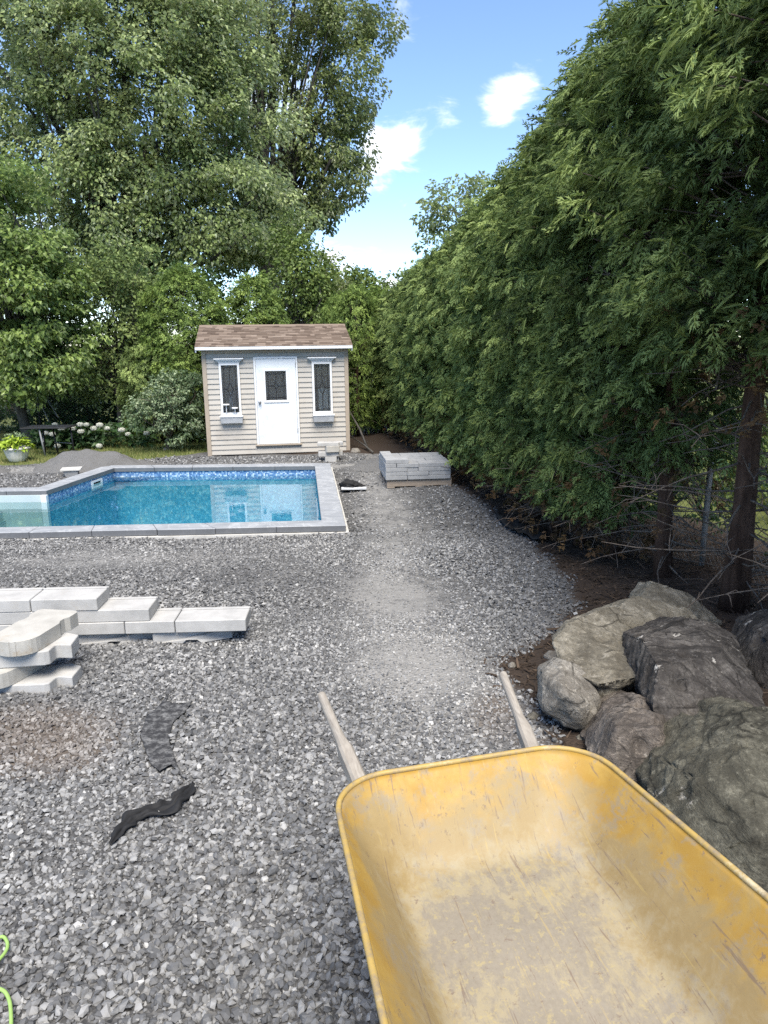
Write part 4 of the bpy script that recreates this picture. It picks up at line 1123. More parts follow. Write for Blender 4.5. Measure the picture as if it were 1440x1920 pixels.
# ------------------------------------------------------------------ shed
SA = math.radians(8.7)
shed = empty('garden_shed', (-3.503, 14.71, ZF), SA)
tag(shed, 'small beige sided garden shed with brown shingle roof and white door', 'shed')
SW, SD, SH = 2.842, 2.5, 2.06
# walls: hollow box with openings cut out of the front
DX0, DX1, DZ0, DZ1 = 0.976, 1.839, 0.200, 1.928
WINS = [(0.305, 0.701, 0.803, 1.818), (2.119, 2.519, 0.781, 1.814)]
wall = MB()
def holed(mb, x0, x1, z0, z1, holes, y0, y1):
    xs = sorted({x0, x1, *[h[0] for h in holes], *[h[1] for h in holes]}); zs = sorted({z0, z1, *[h[2] for h in holes], *[h[3] for h in holes]})
    for i in range(len(xs) - 1):
        for j in range(len(zs) - 1):
            cx, cz = (xs[i] + xs[i + 1]) / 2, (zs[j] + zs[j + 1]) / 2
            if any(h[0] < cx < h[1] and h[2] < cz < h[3] for h in holes): continue
            mb.box((xs[i], y0, zs[j]), (xs[i + 1], y1, zs[j + 1]))
wh = [(w_[0] + .04, w_[1] - .04, w_[2] + .04, w_[3] - .04) for w_ in WINS]
dh = (DX0 + .03, DX1 - .03, DZ0 + .02, DZ1 - .03)
holed(wall, 0.02, SW - .02, 0.03, SH - .02, wh + [dh], 0.02, 0.08)
wall.box((0.02, .08, .03), (.08, SD, SH - .02)); wall.box((SW - .08, .08, .03), (SW - .02, SD, SH - .02)); wall.box((.08, SD - .06, .03), (SW - .08, SD, SH - .02))
for xg in (0.02, SW - .08):       # gable ends
    wall.add([(xg, .02, SH - .02), (xg + .06, .02, SH - .02), (xg + .06, SD, SH - .02), (xg, SD, SH - .02), (xg, SD / 2, SH + .40), (xg + .06, SD / 2, SH + .40)], [(0, 3, 4), (1, 5, 2), (0, 4, 5, 1), (3, 2, 5, 4)])
wallo = wall.build('wall', M_siding, shed)
B((.08, .08, .03), (SW - .08, SD - .06, .05)).build('floor', M_dark, shed)
B((.085, 1.4, .05), (SW - .085, 1.42, SH)).build('partition', M_dark, shed)
# siding: lapped boards
course = 0.1005; z = 0.012; ci = 0
def plank(x0, x1, z0, z1):
    if x1 - x0 < .02: return
    q = MB(); h = z1 - z0
    q.add([(x0, .020, z0), (x1, .020, z0), (x1, -.006, z0), (x0, -.006, z0), (x0, .020, z1), (x1, .020, z1), (x1, .008, z1), (x0, .008, z1), (x0, -.007, z0 + h * .10), (x1, -.007, z0 + h * .10)],
          [(0, 1, 2, 3), (4, 7, 6, 5), (3, 2, 9, 8), (8, 9, 6, 7), (0, 3, 8, 7, 4), (1, 5, 6, 9, 2), (0, 4, 5, 1)])
    q.build('plank', M_siding, wallo)
while z < 1.99:
    z1 = min(z + course, 2.0)
    cuts = [(DX0 - .004, DX1 + .004)] if z1 > DZ0 + .01 and z < DZ1 - .01 else []
    for w_ in WINS:
        if z1 > w_[2] + .02 and z < w_[3] - .02: cuts.append((w_[0] + .02, w_[1] - .02))
    cuts.sort(); x = 0.06
    for (a, b) in cuts: plank(x, a, z, z1 - .0015); x = b
    plank(x, SW - .06, z, z1 - .0015)
    z += course; ci += 1
for xs_ in ((-.012, .068), (SW - .068, SW + .012)):
    B((xs_[0], -.020, -.005), (xs_[1], .06, SH)).build('corner_post', M_sidtrim, shed, .004)
B((.069, -.016, 2.002), (SW - .069, .02, SH + .02)).build('frieze_board', M_sidtrim, shed)
B((0.03, .03, -.12), (SW - .03, SD - .05, .028)).build('foundation', M_dark, shed)
# door
door = empty('door', (0, 0, 0)); door.parent = shed
fr_ = MB()
fr_.box((DX0, -.030, DZ0), (DX0 + .038, .05, DZ1)); fr_.box((DX1 - .038, -.030, DZ0), (DX1, .05, DZ1)); fr_.box((DX0 + .038, -.030, DZ1 - .038), (DX1 - .038, .05, DZ1)); 
fr_.build('door_frame', M_white, door, .003)
B((DX0 - .03, -.045, DZ0 - .028), (DX1 + .03, .05, DZ0 - .001)).build('threshold', M_sidtrim, door, .003)
lf = MB(); holed(lf, DX0 + .042, DX1 - .042, DZ0 + .006, DZ1 - .042, [(1.175, 1.625, 1.055, 1.672)], -.018, .02)
lf.build('door_leaf', M_door, door)
pf = MB(); X0, X1, Z0, Z1 = 1.153, 1.647, 1.033, 1.692
pf.box((X0, -.032, Z0), (X0 + .042, -.0185, Z1)); pf.box((X1 - .042, -.032, Z0), (X1, -.0185, Z1)); pf.box((X0 + .042, -.032, Z0), (X1 - .042, -.0185, Z0 + .046)); pf.box((X0 + .042, -.032, Z1 - .042), (X1 - .042, -.0185, Z1))
pf.build('pane_frame', M_white, door, .004)
B((1.177, -.006, 1.057), (1.623, 0, 1.67)).build('pane', M_glass, door)
def cames(lines, name, parent, y):
    q = MB()
    for (x0, z0, x1, z1) in lines:
        d = Vector((x1 - x0, 0, z1 - z0)); nn = Vector((-d.z, 0, d.x)).normalized() * .0055
        a, b = Vector((x0, y, z0)), Vector((x1, y, z1))
        o = Vector((0, -.006, 0))
        q.add([a - nn, b - nn, b + nn, a + nn, a - nn + o, b - nn + o, b + nn + o, a + nn + o], [(0, 1, 2, 3), (7, 6, 5, 4), (0, 4, 5, 1), (1, 5, 6, 2), (2, 6, 7, 3), (3, 7, 4, 0)])
    q.build(name, M_lead, parent)
def leaded(x0, x1, z0, z1, full=True):
    """border with small diamonds in the corners, a long diamond and a centre bar"""
    w_, h_ = x1 - x0, z1 - z0; b = min(w_, h_) * .13; L = []
    xa, xb, za, zb = x0 + b, x1 - b, z0 + b, z1 - b; r_ = b * .55; cx = (x0 + x1) / 2; cz = (z0 + z1) / 2
    for (qx, qz) in ((xa, za), (xa, zb), (xb, za), (xb, zb)):
        P4 = [(qx - r_, qz), (qx, qz + r_), (qx + r_, qz), (qx, qz - r_)]
        L += [P4[i] + P4[(i + 1) % 4] for i in range(4)]
    L += [(xa, za + r_, xa, zb - r_), (xb, za + r_, xb, zb - r_), (xa + r_, za, xb - r_, za), (xa + r_, zb, xb - r_, zb)]
    for (qx, sx) in ((xa, -1), (xb, 1)):
        for (qz, sz) in ((za, -1), (zb, 1)): L.append((qx + sx * r_ * .5, qz + sz * r_ * .5, x0 if sx < 0 else x1, z0 if sz < 0 else z1))
    dh_ = h_ * (.105 if full else .14); dw = w_ * (.11 if full else .19)
    P4 = [(cx - dw, cz), (cx, cz + dh_), (cx + dw, cz), (cx, cz - dh_)]; L += [P4[i] + P4[(i + 1) % 4] for i in range(4)]
    L += [(cx, cz + dh_, cx, zb), (cx, za, cx, cz - dh_), (x0, cz, cx - dw, cz), (cx + dw, cz, x1, cz)]
    L += [(cx, zb, cx, z1), (cx, z0, cx, za)]
    return L
cames(leaded(1.195, 1.605, 1.079, 1.650), 'lead_came', door, -.0062)
kn = MB()
kn.tube([(1.066, -.019, 1.043), (1.066, -.026, 1.043)], .030, 14); kn.tube([(1.066, -.026, 1.043), (1.066, -.045, 1.043), (1.066, -.052, 1.043), (1.066, -.078, 1.043), (1.066, -.084, 1.043)], [.012, .012, .026, .026, .015], 14)
kn.build('door_knob', M_metal, door)
for zz_ in (0.42, 1.72):
    B((DX1 - .046, -.036, zz_), (DX1 - .034, -.0305, zz_ + .09)).build('hinge', M_metal, door)
for wi_, (x0, x1, z0, z1) in enumerate(WINS):
    win = empty('window', (0, 0, 0)); win.parent = shed
    q = MB(); ft = .042
    q.box((x0, -.036, z0), (x0 + ft, .05, z1)); q.box((x1 - ft, -.036, z0), (x1, .05, z1)); q.box((x0 + ft, -.036, z0), (x1 - ft, .05, z0 + .052)); q.box((x0 + ft, -.036, z1 - ft), (x1 - ft, .05, z1))
    q.build('window_frame', M_white, win, .004)
    cx = (x0 + x1) / 2
    q = MB(); zc0 = z1 + .006       # crown moulding: stepped profile
    for (hw, za, zb, dp) in ((.208, 0, .022, .046), (.222, .022, .040, .058), (.248, .040, .066, .078), (.285, .066, .088, .100)):
        q.box((cx - hw, -dp, zc0 + za), (cx + hw, .0, zc0 + zb))
    q.build('crown_moulding', M_white, win, .003)
    B((x0 + ft + .001, -.006, z0 + .053), (x1 - ft - .001, 0, z1 - ft - .001)).build('pane', M_glass, win)
    cames(leaded(x0 + ft + .002, x1 - ft - .002, z0 + .055, z1 - ft - .002, False), 'lead_came', win, -.0062)
    bx0, bx1 = (.282, .720) if wi_ == 0 else (2.116, 2.536); bz1 = z0 - .030; bz0 = bz1 - .125
    q = MB()
    q.add([(bx0 + .012, -.10, bz0), (bx1 - .012, -.10, bz0), (bx1 - .012, -.012, bz0), (bx0 + .012, -.012, bz0), (bx0, -.135, bz1), (bx1, -.135, bz1), (bx1, -.012, bz1), (bx0, -.012, bz1)], [(0, 3, 2, 1), (4, 5, 6, 7), (0, 1, 5, 4), (1, 2, 6, 5), (2, 3, 7, 6), (3, 0, 4, 7)])
    q.build('window_box', M_grime, win, .004)
    q = MB(); q.box((bx0 - .008, -.145, bz1 + .0005), (bx1 + .008, -.012, bz1 + .028)); q.build('window_sill', M_white, win, .004)
# roof
YE, ZE, ZR = -.16, 2.135, 2.555
roof = empty('roof', (0, 0, 0)); roof.parent = shed
slope = math.atan2(ZR - ZE, SD / 2 - YE); Ls = math.hypot(ZR - ZE, SD / 2 - YE)
dk = MB()
x0, x1 = -.10, SW + .075
for s in (0, 1):
    yb = YE if s == 0 else SD - YE
    vs = [(x0, yb, ZE - .03), (x1, yb, ZE - .03), (x1, SD / 2, ZR - .03), (x0, SD / 2, ZR - .03), (x0, yb, ZE), (x1, yb, ZE), (x1, SD / 2, ZR), (x0, SD / 2, ZR)]
    dk.add(vs, [(0, 3, 2, 1), (4, 5, 6, 7), (0, 1, 5, 4), (1, 2, 6, 5), (3, 0, 4, 7)])
dk.build('roof_deck', M_sidtrim, roof)
# shingle tabs: each its own piece of relief, joined because each is only a few pixels wide
V_, F_, T_ = [], [], []
nrow = 13; ex_ = Ls / nrow
for s in (0, 1):
    for rI in range(nrow + 1):
        x = x0 - .02 - (rI % 2) * .07 - random.uniform(0, .05)
        while x < x1 + .02:
            wd = random.choice((.09, .12, .16, .20)); a, b = max(x, x0 - .015), min(x + wd, x1 + .015); x += wd
            if b - a < .01: continue
            d0 = rI * ex_ - .02 if rI else -.03; d1 = min(Ls + .01, d0 + ex_ * 1.15); lift = random.choice((.010, .014, .018))
            tn = min(1, max(0, random.gauss(.60, .20))) if random.random() < .7 else random.uniform(.05, .3)
            def pt(xx, dd, up):
                yy = YE + dd * math.cos(slope) - up * math.sin(slope); zz = ZE + dd * math.sin(slope) + up * math.cos(slope)
                if s: yy = SD - yy
                return (xx, yy, zz)
            o = len(V_)
            V_ += [pt(a, d0, lift), pt(b, d0, lift), pt(b, d1, .004), pt(a, d1, .004), pt(a, d0, .001), pt(b, d0, .001)]
            F_ += [(o, o + 1, o + 2, o + 3), (o + 4, o + 5, o + 1, o)]; T_ += [tn] * 6
me = np_mesh('shingles', np.array(V_), np.array(F_), M_shingle, False, {'tone': T_}); so_ = link('shingles', me, roof); so_['kind'] = 'stuff'
q = MB(); q.add([(x0 - .015, SD / 2 - .11, ZR - .025), (x1 + .015, SD / 2 - .11, ZR - .025), (x1 + .015, SD / 2, ZR + .02), (x0 - .015, SD / 2, ZR + .02), (x0 - .015, SD / 2 + .11, ZR - .025), (x1 + .015, SD / 2 + .11, ZR - .025)], [(0, 1, 2, 3), (3, 2, 5, 4)])
mr = q.mesh('ridge_cap', M_shingle); at = mr.attributes.new('tone', 'FLOAT', 'POINT'); at.data.foreach_set('value', [.7] * 6); link('ridge_cap', mr, roof)
B((x0 - .012, YE - .030, ZE - .066), (x1 + .012, YE - .002, ZE + .000)).build('fascia', M_white, roof, .008, 2)
B((x0 + .01, YE, ZE - .068), (x1 - .01, .0, ZE - .052)).build('soffit', M_sidtrim, roof)
for xb in (x0 - .012, x1 - .012):
    q = MB(); q.add([(xx, yy, zz) for xx in (xb, xb + .024) for (yy, zz) in ((YE, ZE - .105), (YE, ZE - .032), (SD / 2, ZR - .032), (SD / 2, ZR - .105))], [(0, 1, 2, 3), (7, 6, 5, 4), (0, 4, 5, 1), (1, 5, 6, 2), (2, 6, 7, 3), (3, 7, 4, 0)])
    q.build('bargeboard', M_white, roof)
def shed_pt(x, y, z): return shed.matrix_basis @ Vector((x, y, z))
# candle stands on the left window box, things behind the panes
for k, (x, h, r_) in enumerate(((.41, .215, .062), (.575, .145, .060))):
    st = empty('candle_stand', shed_pt(x, -.085, 0.803), SA)
    tag(st, 'taller white candle stand on the left window box' if k == 0 else 'shorter white candle stand on the left window box', 'candle stand', 'white stands on the window box')
    q = MB(); q.lathe([(0, h - .012), (r_, h - .012), (r_ + .004, h), (r_, h + .012), (0, h + .012)], 18); q.build('plate', M_white, st)
    q = MB(); q.tube([(0, 0, .012), (0, 0, h - .011)], .010, 8); q.build('stem', M_white, st)
    q = MB(); q.lathe([(0, 0), (.04, 0), (.04, .008), (.012, .014), (0, .014)], 16); q.build('base', M_white, st)
e = empty('glass_carafe', shed_pt(.50, .048, .846), SA); tag(e, 'tall pale bottle standing behind the left shed window', 'bottle')
q = MB(); q.lathe([(0, 0), (.036, 0), (.038, .12), (.034, .24), (.016, .32), (.016, .40), (0, .40)], 16); q.build('body', M_grime, e)
e = empty('lattice_panel', shed_pt(2.352, .008, .838), SA); tag(e, 'cream perforated lattice panel standing behind the right shed window', 'panel')
q = MB()
for i in range(9): q.box((-.11 + i * .027, 0, 0), (-.098 + i * .027, .008, .45))
for i in range(16): q.box((-.11, .002, i * .0285), (.12, .010, i * .0285 + .013))
q.build('lattice', M_planter, e)

# ------------------------------------------------------------------ wall blocks (front stack and low wall)
def block_obj(name, poly, h, loc, rz, mat, label, cat, group, notch=None, bevel=.006):
    q = MB()
    if notch:       # bottom recess along local x between notch[0] and notch[1]: built as two feet plus a deck
        pass
    q.prism(poly, 0, h)
    o = q.build(name, mat, None, bevel, 2)
    bm = bmesh.new(); bm.from_mesh(o.data); bmesh.ops.recalc_face_normals(bm, faces=bm.faces); bm.to_mesh(o.data); bm.free()
    o.location = loc; o.rotation_euler = (0, 0, rz); tag(o, label, cat, group); return o


def notched_block(name, L, D, h, loc, rz, mat, label, cat, group, nx0, nx1, nh=.022, round_end=False):
    """block seen from its long side with a trapezoid hand-hole under the front"""
    prof = [(0, 0), (nx0, 0), (nx0 + .025, nh), (nx1 - .025, nh), (nx1, 0), (L, 0), (L, h), (0, h)]
    q = MB(); n_ = len(prof)
    vs = [(p[0], 0, p[1]) for p in prof] + [(p[0], D, p[1]) for p in prof]
    if round_end:
        vs = [(x, (y + (max(0, x - L * .72) / (L * .28)) ** 2 * D * .32 if y == 0 else y - (max(0, x - L * .72) / (L * .28)) ** 2 * D * .32), z) for (x, y, z) in vs]
    q.add(vs, [tuple(range(n_ - 1, -1, -1)), tuple(range(n_, 2 * n_))] + [(i, (i + 1) % n_, n_ + (i + 1) % n_, n_ + i) for i in range(n_)])
    o = q.build(name, mat, None, .004, 1)
    bm = bmesh.new(); bm.from_mesh(o.data); bmesh.ops.recalc_face_normals(bm, faces=bm.faces); bm.to_mesh(o.data); bm.free()
    o.location = loc; o.rotation_euler = (0, 0, rz); tag(o, label, cat, group); return o


GW = 'grey concrete blocks of the stepped low wall'
BH = .0825; zb = -.250
def wall_row(rowz, xs, y0, ang, labs, depth=.25):
    for (xa, xb), lab in zip(xs, labs):
        q = MB(); L = xb - xa - .004
        q.box((0, 0, 0), (L, depth, BH - .0015))
        # shallow groove lines pressed in the top
        o = q.build('wall_block', M_block, None, .004, 1)
        o.location = (xa, y0 + (xa + 1.5) * math.tan(ang), rowz); o.rotation_euler = (random.uniform(-.004, .004), 0, ang + random.uniform(-.008, .008))
        tag(o, lab, 'concrete block', GW)
        g = B((.0, depth * .80, BH - .0013), (L, depth * .80 + .018, BH + .004)); g.build('ridge', M_block, o, .002)


a3 = math.radians(2.0)
wall_row(zb + 3 * BH, [(-2.72, -2.252), (-2.250, -1.83)], 4.475, a3, ['block at the left end of the top course of the low wall', 'block at the stepped right end of the top course of the low wall'])
wall_row(zb + 2 * BH, [(-2.62, -2.0), (-1.998, -1.512)], 4.478, a3, ['left block of the second course from the top of the low wall', 'block at the stepped right end of the second course from the top'])
wall_row(zb + BH, [(-2.75, -2.132), (-2.13, -1.675), (-1.673, -1.355), (-1.353, -.898)], 4.472, a3, ['left block in the second course from the ground, mostly behind the rounded blocks', 'block left of the two short joints in the second course from the ground', 'shortest block in the second course from the ground', 'block overhanging the gravel at the far right end of the low wall'])
notched_block('wall_block', .55, .24, BH - .002, (-2.62, 4.46, zb), a3, M_block, 'base block mostly hidden behind the rounded blocks', 'concrete block', GW, .2, .32)
notched_block('wall_block', .545, .24, BH - .002, (-2.055, 4.475, zb), a3, M_block, 'base block with a notch under the middle of the low wall', 'concrete block', GW, .24, .36, .022, True)
notched_block('wall_block', .50, .24, BH - .002, (-1.508, 4.488, zb), a3, M_block, 'base block with a notch under the right end of the low wall', 'concrete block', GW, .19, .31, .022, True)


def round_plan(L, W, neck=.02):
    """rounded nose, slight neck, square head"""
    pts = []
    for i in range(13):
        a = -math.pi / 2 - math.pi * i / 12
        pts.append((-L / 2 + W * .45 + W * .45 * math.cos(a), W / 2 * math.sin(a)))
        if i in (4, 5, 7):       # vertical flutes cast in the nose
            for (da, k_) in ((.055, 1), (.075, .965), (.095, .965), (.115, 1)):
                a2 = a - da; pts.append((-L / 2 + W * .45 + W * .45 * k_ * math.cos(a2), W / 2 * k_ * math.sin(a2)))
    # nose goes from (.., -W/2) round to (.., +W/2)
    pts += [(L * .10, W / 2), (L * .16, W / 2 - neck), (L * .24, W / 2 - neck), (L * .30, W / 2), (L / 2 - .02, W / 2), (L / 2, W / 2 - .02), (L / 2, -W / 2 + .02), (L / 2 - .02, -W / 2), (L * .30, -W / 2), (L * .24, -W / 2 + neck), (L * .16, -W / 2 + neck), (L * .10, -W / 2)]
    return pts


def dog_plan(L, W):
    return [(-L / 2, -W / 2), (L * .30, -W / 2), (L * .34, -W / 2 + .012), (L * .36, -W * .18), (L * .38, -W * .16), (L / 2, -W * .22), (L / 2 + .004, W * .34), (L * .40, W / 2), (L * .16, W / 2 - .02), (L * .06, W / 2 - .045), (-L * .1, W / 2 - .04), (-L / 2, W / 2)]


GR = 'rounded concrete blocks stacked in front of the low wall'
zs = -.212
p = Vector((-2.02, 3.80))
block_obj('rounded_block', dog_plan(.62, .26), .083, (-2.04, 3.80, zs), math.radians(4), M_block, 'bottom block of the rounded stack, square head to the right', 'concrete block', GR)
block_obj('rounded_block', round_plan(.54, .26, .012), .083, (-2.08, 3.87, zs + .0845), math.radians(72), M_block_st, 'second block up in the rounded stack, rounded nose facing out', 'concrete block', GR)
block_obj('rounded_block', dog_plan(.62, .26), .083, (-2.05, 3.83, zs + .169), math.radians(8), M_block, 'third block up in the rounded stack, square head to the right', 'concrete block', GR)
block_obj('rounded_block', round_plan(.49, .255, .016), .083, (-1.97, 3.90, zs + .2535), math.radians(80), M_block_st, 'stained topmost block of the rounded stack', 'concrete block', GR)

# cross-wise stack beside the shed
cx, cy = -0.985, 13.95
cz = float(Gv(np.array([cx]), np.array([cy]))[0])
GX = 'concrete blocks stacked crosswise beside the shed'
block_obj('rounded_block', dog_plan(.26, .25), .10, (cx, cy, cz), .15, M_block, 'lowest small block of the crosswise stack by the shed', 'concrete block', GX)
block_obj('rounded_block', dog_plan(.46, .24), .09, (cx - .02, cy + .02, cz + .101), .1, M_block, 'wide second block of the crosswise stack by the shed', 'concrete block', GX)
block_obj('rounded_block', round_plan(.30, .26), .105, (cx + .01, cy, cz + .192), -1.35, M_block_st, 'rounded third block of the crosswise stack by the shed', 'concrete block', GX)
block_obj('rounded_block', dog_plan(.48, .26), .06, (cx - .02, cy + .05, cz + .298), .05, M_block, 'wide top block of the crosswise stack by the shed', 'concrete block', GX)
# lone block by the gravel mound
lbk = gnd(133, 893)
e = empty('upturned_block', (lbk.x, lbk.y + .05, ZF), .25); tag(e, 'lone pale concrete block upside down by the pool coping', 'concrete block')
q = MB(); q.add([(-.09, -.08, -.02), (.09, -.08, -.02), (.09, .08, -.02), (-.09, .08, -.02), (-.125, -.11, .10), (.125, -.11, .10), (.125, .11, .10), (-.125, .11, .10)], [(0, 3, 2, 1), (4, 5, 6, 7), (0, 1, 5, 4), (1, 2, 6, 5), (2, 3, 7, 6), (3, 0, 4, 7)]); q.build('foot', M_block, e, .006)
B((-.165, -.13, .1005), (.165, .13, .135)).build('cap', M_collar, e, .006)

# ------------------------------------------------------------------ pallet of pavers
PA = math.radians(5.5)
pal = empty('pallet', (.05, 11.10, ZF + .01), PA); tag(pal, 'wooden pallet under the stacked pavers by the hedge', 'pallet')
PW, PD = 1.0, 1.10
for y_ in (0, PD / 2 - .05, PD - .1): B((0, y_, .020), (PW, y_ + .09, .108)).build('stringer', M_pallet, pal, .004)
for i in range(6): B((.0, i * (PD - .12) / 5 + .002, .1085), (PW, i * (PD - .12) / 5 + .115, .128)).build('deck_board', M_pallet, pal, .002)
for i in range(3): B((i * (PW - .12) / 2, .0, .0), (i * (PW - .12) / 2 + .12, PD, .0195)).build('bottom_board', M_pallet, pal, .002)
rowsets = [[(.0, .33), (.333, .665), (.668, 1.0)], [(.0, .325), (.328, .66), (.663, 1.0)], [(.0, .325), (.328, .495), (.498, 1.0)], [(.0, .165), (.168, .505), (.508, .84), (.843, 1.0)]]
nms = ['bottom', 'second', 'third', 'fourth']
PH = .0625
def paver(x0, x1, y0, y1, z, lab):
    q = MB(); q.box((0, 0, 0), (x1 - x0, y1 - y0, PH - .0025))
    o = q.build('paver', M_paver, None, .004, 1)
    mx = pal.matrix_basis @ Vector((x0 + random.uniform(-.004, .004), y0 + random.uniform(-.005, .005), z))
    o.location = mx; o.rotation_euler = (0, 0, PA + random.uniform(-.006, .006)); tag(o, lab, 'paver', 'grey pavers stacked on the pallet')
for li in range(4):
    for r_i in range(4):
        rs = rowsets[li] if r_i % 2 == 0 else rowsets[(li + 1) % 4]
        for (a, b) in rs:
            paver(a - .02, b - .02, r_i * .276 - .03, r_i * .276 + .243, .1285 + li * PH, 'grey paver in the %s row of the %s layer of the pallet stack' % (['front', 'second', 'third', 'back'][r_i], nms[li]))
paver(-.02, .33, -.03, .243, .1285 + 4 * PH, 'extra grey paver lying on top at the front left of the pallet stack')
paver(-.02, .145, .246, .90, .1285 + 4 * PH, 'long extra paver along the left edge on top of the pallet stack')

# ------------------------------------------------------------------ heaps of stone dust and gravel
def heap(name, label, cx, cy, rx, ry, h, seed, mat, rot=0):
    nx, ny = 60, 44
    u = np.linspace(-1.25, 1.25, nx); v = np.linspace(-1.25, 1.25, ny); U, Vv = np.meshgrid(u, v)
    X = U * rx; Y = Vv * ry
    ca, sa = math.cos(rot), math.sin(rot); XX = cx + X * ca - Y * sa; YY = cy + X * sa + Y * ca
    d = np.hypot(U, Vv)
    nz = np.array([mnoise.fractal((x * 1.6 + seed, y * 1.6, 0.2), 1, 2, 4) for x, y in zip(XX.ravel(), YY.ravel())]).reshape(U.shape)
    d2 = d + 0.36 * nz
    Z = h * np.clip(1 - d2, -.3, 1) ** 1.0
    Z = np.where(d2 < 0.35, h * (0.65 + (0.35 - d2) * 0.55), h * (1 - d2))
    Z = np.maximum(Z + .012 * nz, -.06)
    Zg = Gv(XX.ravel(), YY.ravel()).reshape(U.shape) + Z
    idx = np.arange(nx * ny).reshape(ny, nx)
    F = np.stack([idx[:-1, :-1], idx[:-1, 1:], idx[1:, 1:], idx[1:, :-1]], -1).reshape(-1, 4)
    ctr = np.array([cx, cy, ZF])
    me = np_mesh(name, np.stack([XX, YY, Zg], -1).reshape(-1, 3) - ctr, F, mat, True)
    o = link(name, me); o.location = ctr; tag(o, label, 'heap', 'heaps of stone dust'); return o


heap('stone_dust_heap', 'larger grey heap of stone dust between pool and hydrangeas', -5.45, 13.55, 1.15, .62, .40, 3, M_dust, .1)
heap('stone_dust_heap', 'grey heap of stone dust in front of the white planter', -7.6, 13.0, .95, .60, .34, 9, M_dust, -.1)
heap('gravel_heap', 'low heap of gravel behind the paver pallet', .05, 13.3, .75, .7, .22, 14, M_dust, 0)

# ------------------------------------------------------------------ lawn strip, litter
def blades():
    n = 9000; X = rng.uniform(-9.5, -3.4, n); Y = rng.uniform(13.7, 17.0, n); d, l, du, so = masks(X, Y)
    k = l + rng.normal(0, .12, n) > .5; X, Y = X[k], Y[k]; n = len(X); Z = Gv(X, Y)
    a = rng.uniform(0, 6.283, n); h = rng.uniform(.03, .085, n); wd = rng.uniform(.005, .011, n); ln = rng.normal(0, .03, (n, 2))
    V = np.stack([np.stack([X - wd * np.cos(a), Y - wd * np.sin(a), Z - .01], -1), np.stack([X + wd * np.cos(a), Y + wd * np.sin(a), Z - .01], -1), np.stack([X + ln[:, 0], Y + ln[:, 1], Z + h], -1)], 1).reshape(-1, 3)
    F = np.arange(3 * n).reshape(-1, 3); T = np.repeat(np.clip(rng.normal(.55, .25, n) + .3 * np.exp(-((Y - 14.2) / .3) ** 2), 0, 1), 3)
    o = link('grass', np_mesh('grass', V, F, M_grass, False, {'tone': T})); tag(o, 'dry green grass along the shrub bed', kind='stuff')
blades()


def litter():
    n = 26000; Y = rng.uniform(2.2, 14, n) ** 1.0; X = edge_x(Y) + rng.uniform(-.25, 1.9, n); Z = Gv(X, Y)
    d, l, du, so = masks(X, Y); k = (d + rng.normal(0, .12, n) > .5) & (l < .5); X, Y, Z = X[k], Y[k], Z[k]; n = len(X)
    C = np.stack([X, Y, Z + rng.uniform(.001, .018, n)], -1)
    a = rng.uniform(0, 6.283, n); D = unit(np.stack([np.cos(a), np.sin(a), rng.normal(0, .22, n)], -1)); Nn = unit(np.stack([rng.normal(0, .4, n), rng.normal(0, .4, n), np.ones(n)], -1))
    tv = np.array([(0, -.10, 0), (1, -.06, .03), (1, .06, 0), (0, .10, .02)]); tf = np.array([(0, 1, 2, 3)])
    V, F, T = place(tv, tf, C, frames(D, Nn), rng.lognormal(math.log(.032), .5, n), np.clip(rng.normal(.42, .27, n), 0, 1))
    o = link('needle_litter', np_mesh('needle_litter', V, F, M_litter, False, {'tone': T})); tag(o, 'brown fallen cedar needles under the hedge', kind='stuff')
litter()

# ------------------------------------------------------------------ boulders
def ico(n):
    bm = bmesh.new(); bmesh.ops.create_icosphere(bm, subdivisions=n, radius=1)
    V = np.array([v.co[:] for v in bm.verts]); F = np.array([[v.index for v in f.verts] for f in bm.faces]); bm.free(); return V, F


IC6 = ico(6); IC5 = ico(5)


def stone_poly(label, outline, zc, front, back, mat, seed, name='loose_stone', cat='stone', group=None):
    """small rounded stone standing at depth zc"""
    pts = [((px - 720) / FPX * zc, (py - 960) / FPX * zc) for px, py in outline]
    cx = sum(p[0] for p in pts) / len(pts); cy = sum(p[1] for p in pts) / len(pts)
    ctr = Vector((0, 0, CZ)) + FW * zc + RT * cx - UP * cy
    rx = (max(p[0] for p in pts) - min(p[0] for p in pts)) / 2; ry = (max(p[1] for p in pts) - min(p[1] for p in pts)) / 2
    V, F = IC3; V = V.copy(); rr_ = []
    for v in V:
        f_ = 1 + .22 * mnoise.noise((v[0] * 1.5 + seed, v[1] * 1.5, v[2] * 1.5)) + .10 * mnoise.noise((v[0] * 4 + seed, v[1] * 4, v[2] * 4))
        rr_.append(Vector((v[0] * rx, v[1] * (front + back) / 2, v[2] * ry)) * f_)
    o = link(name, np_mesh(name, np.array(rr_), F, mat, True)); o.location = ctr; tag(o, label, cat, group); return o


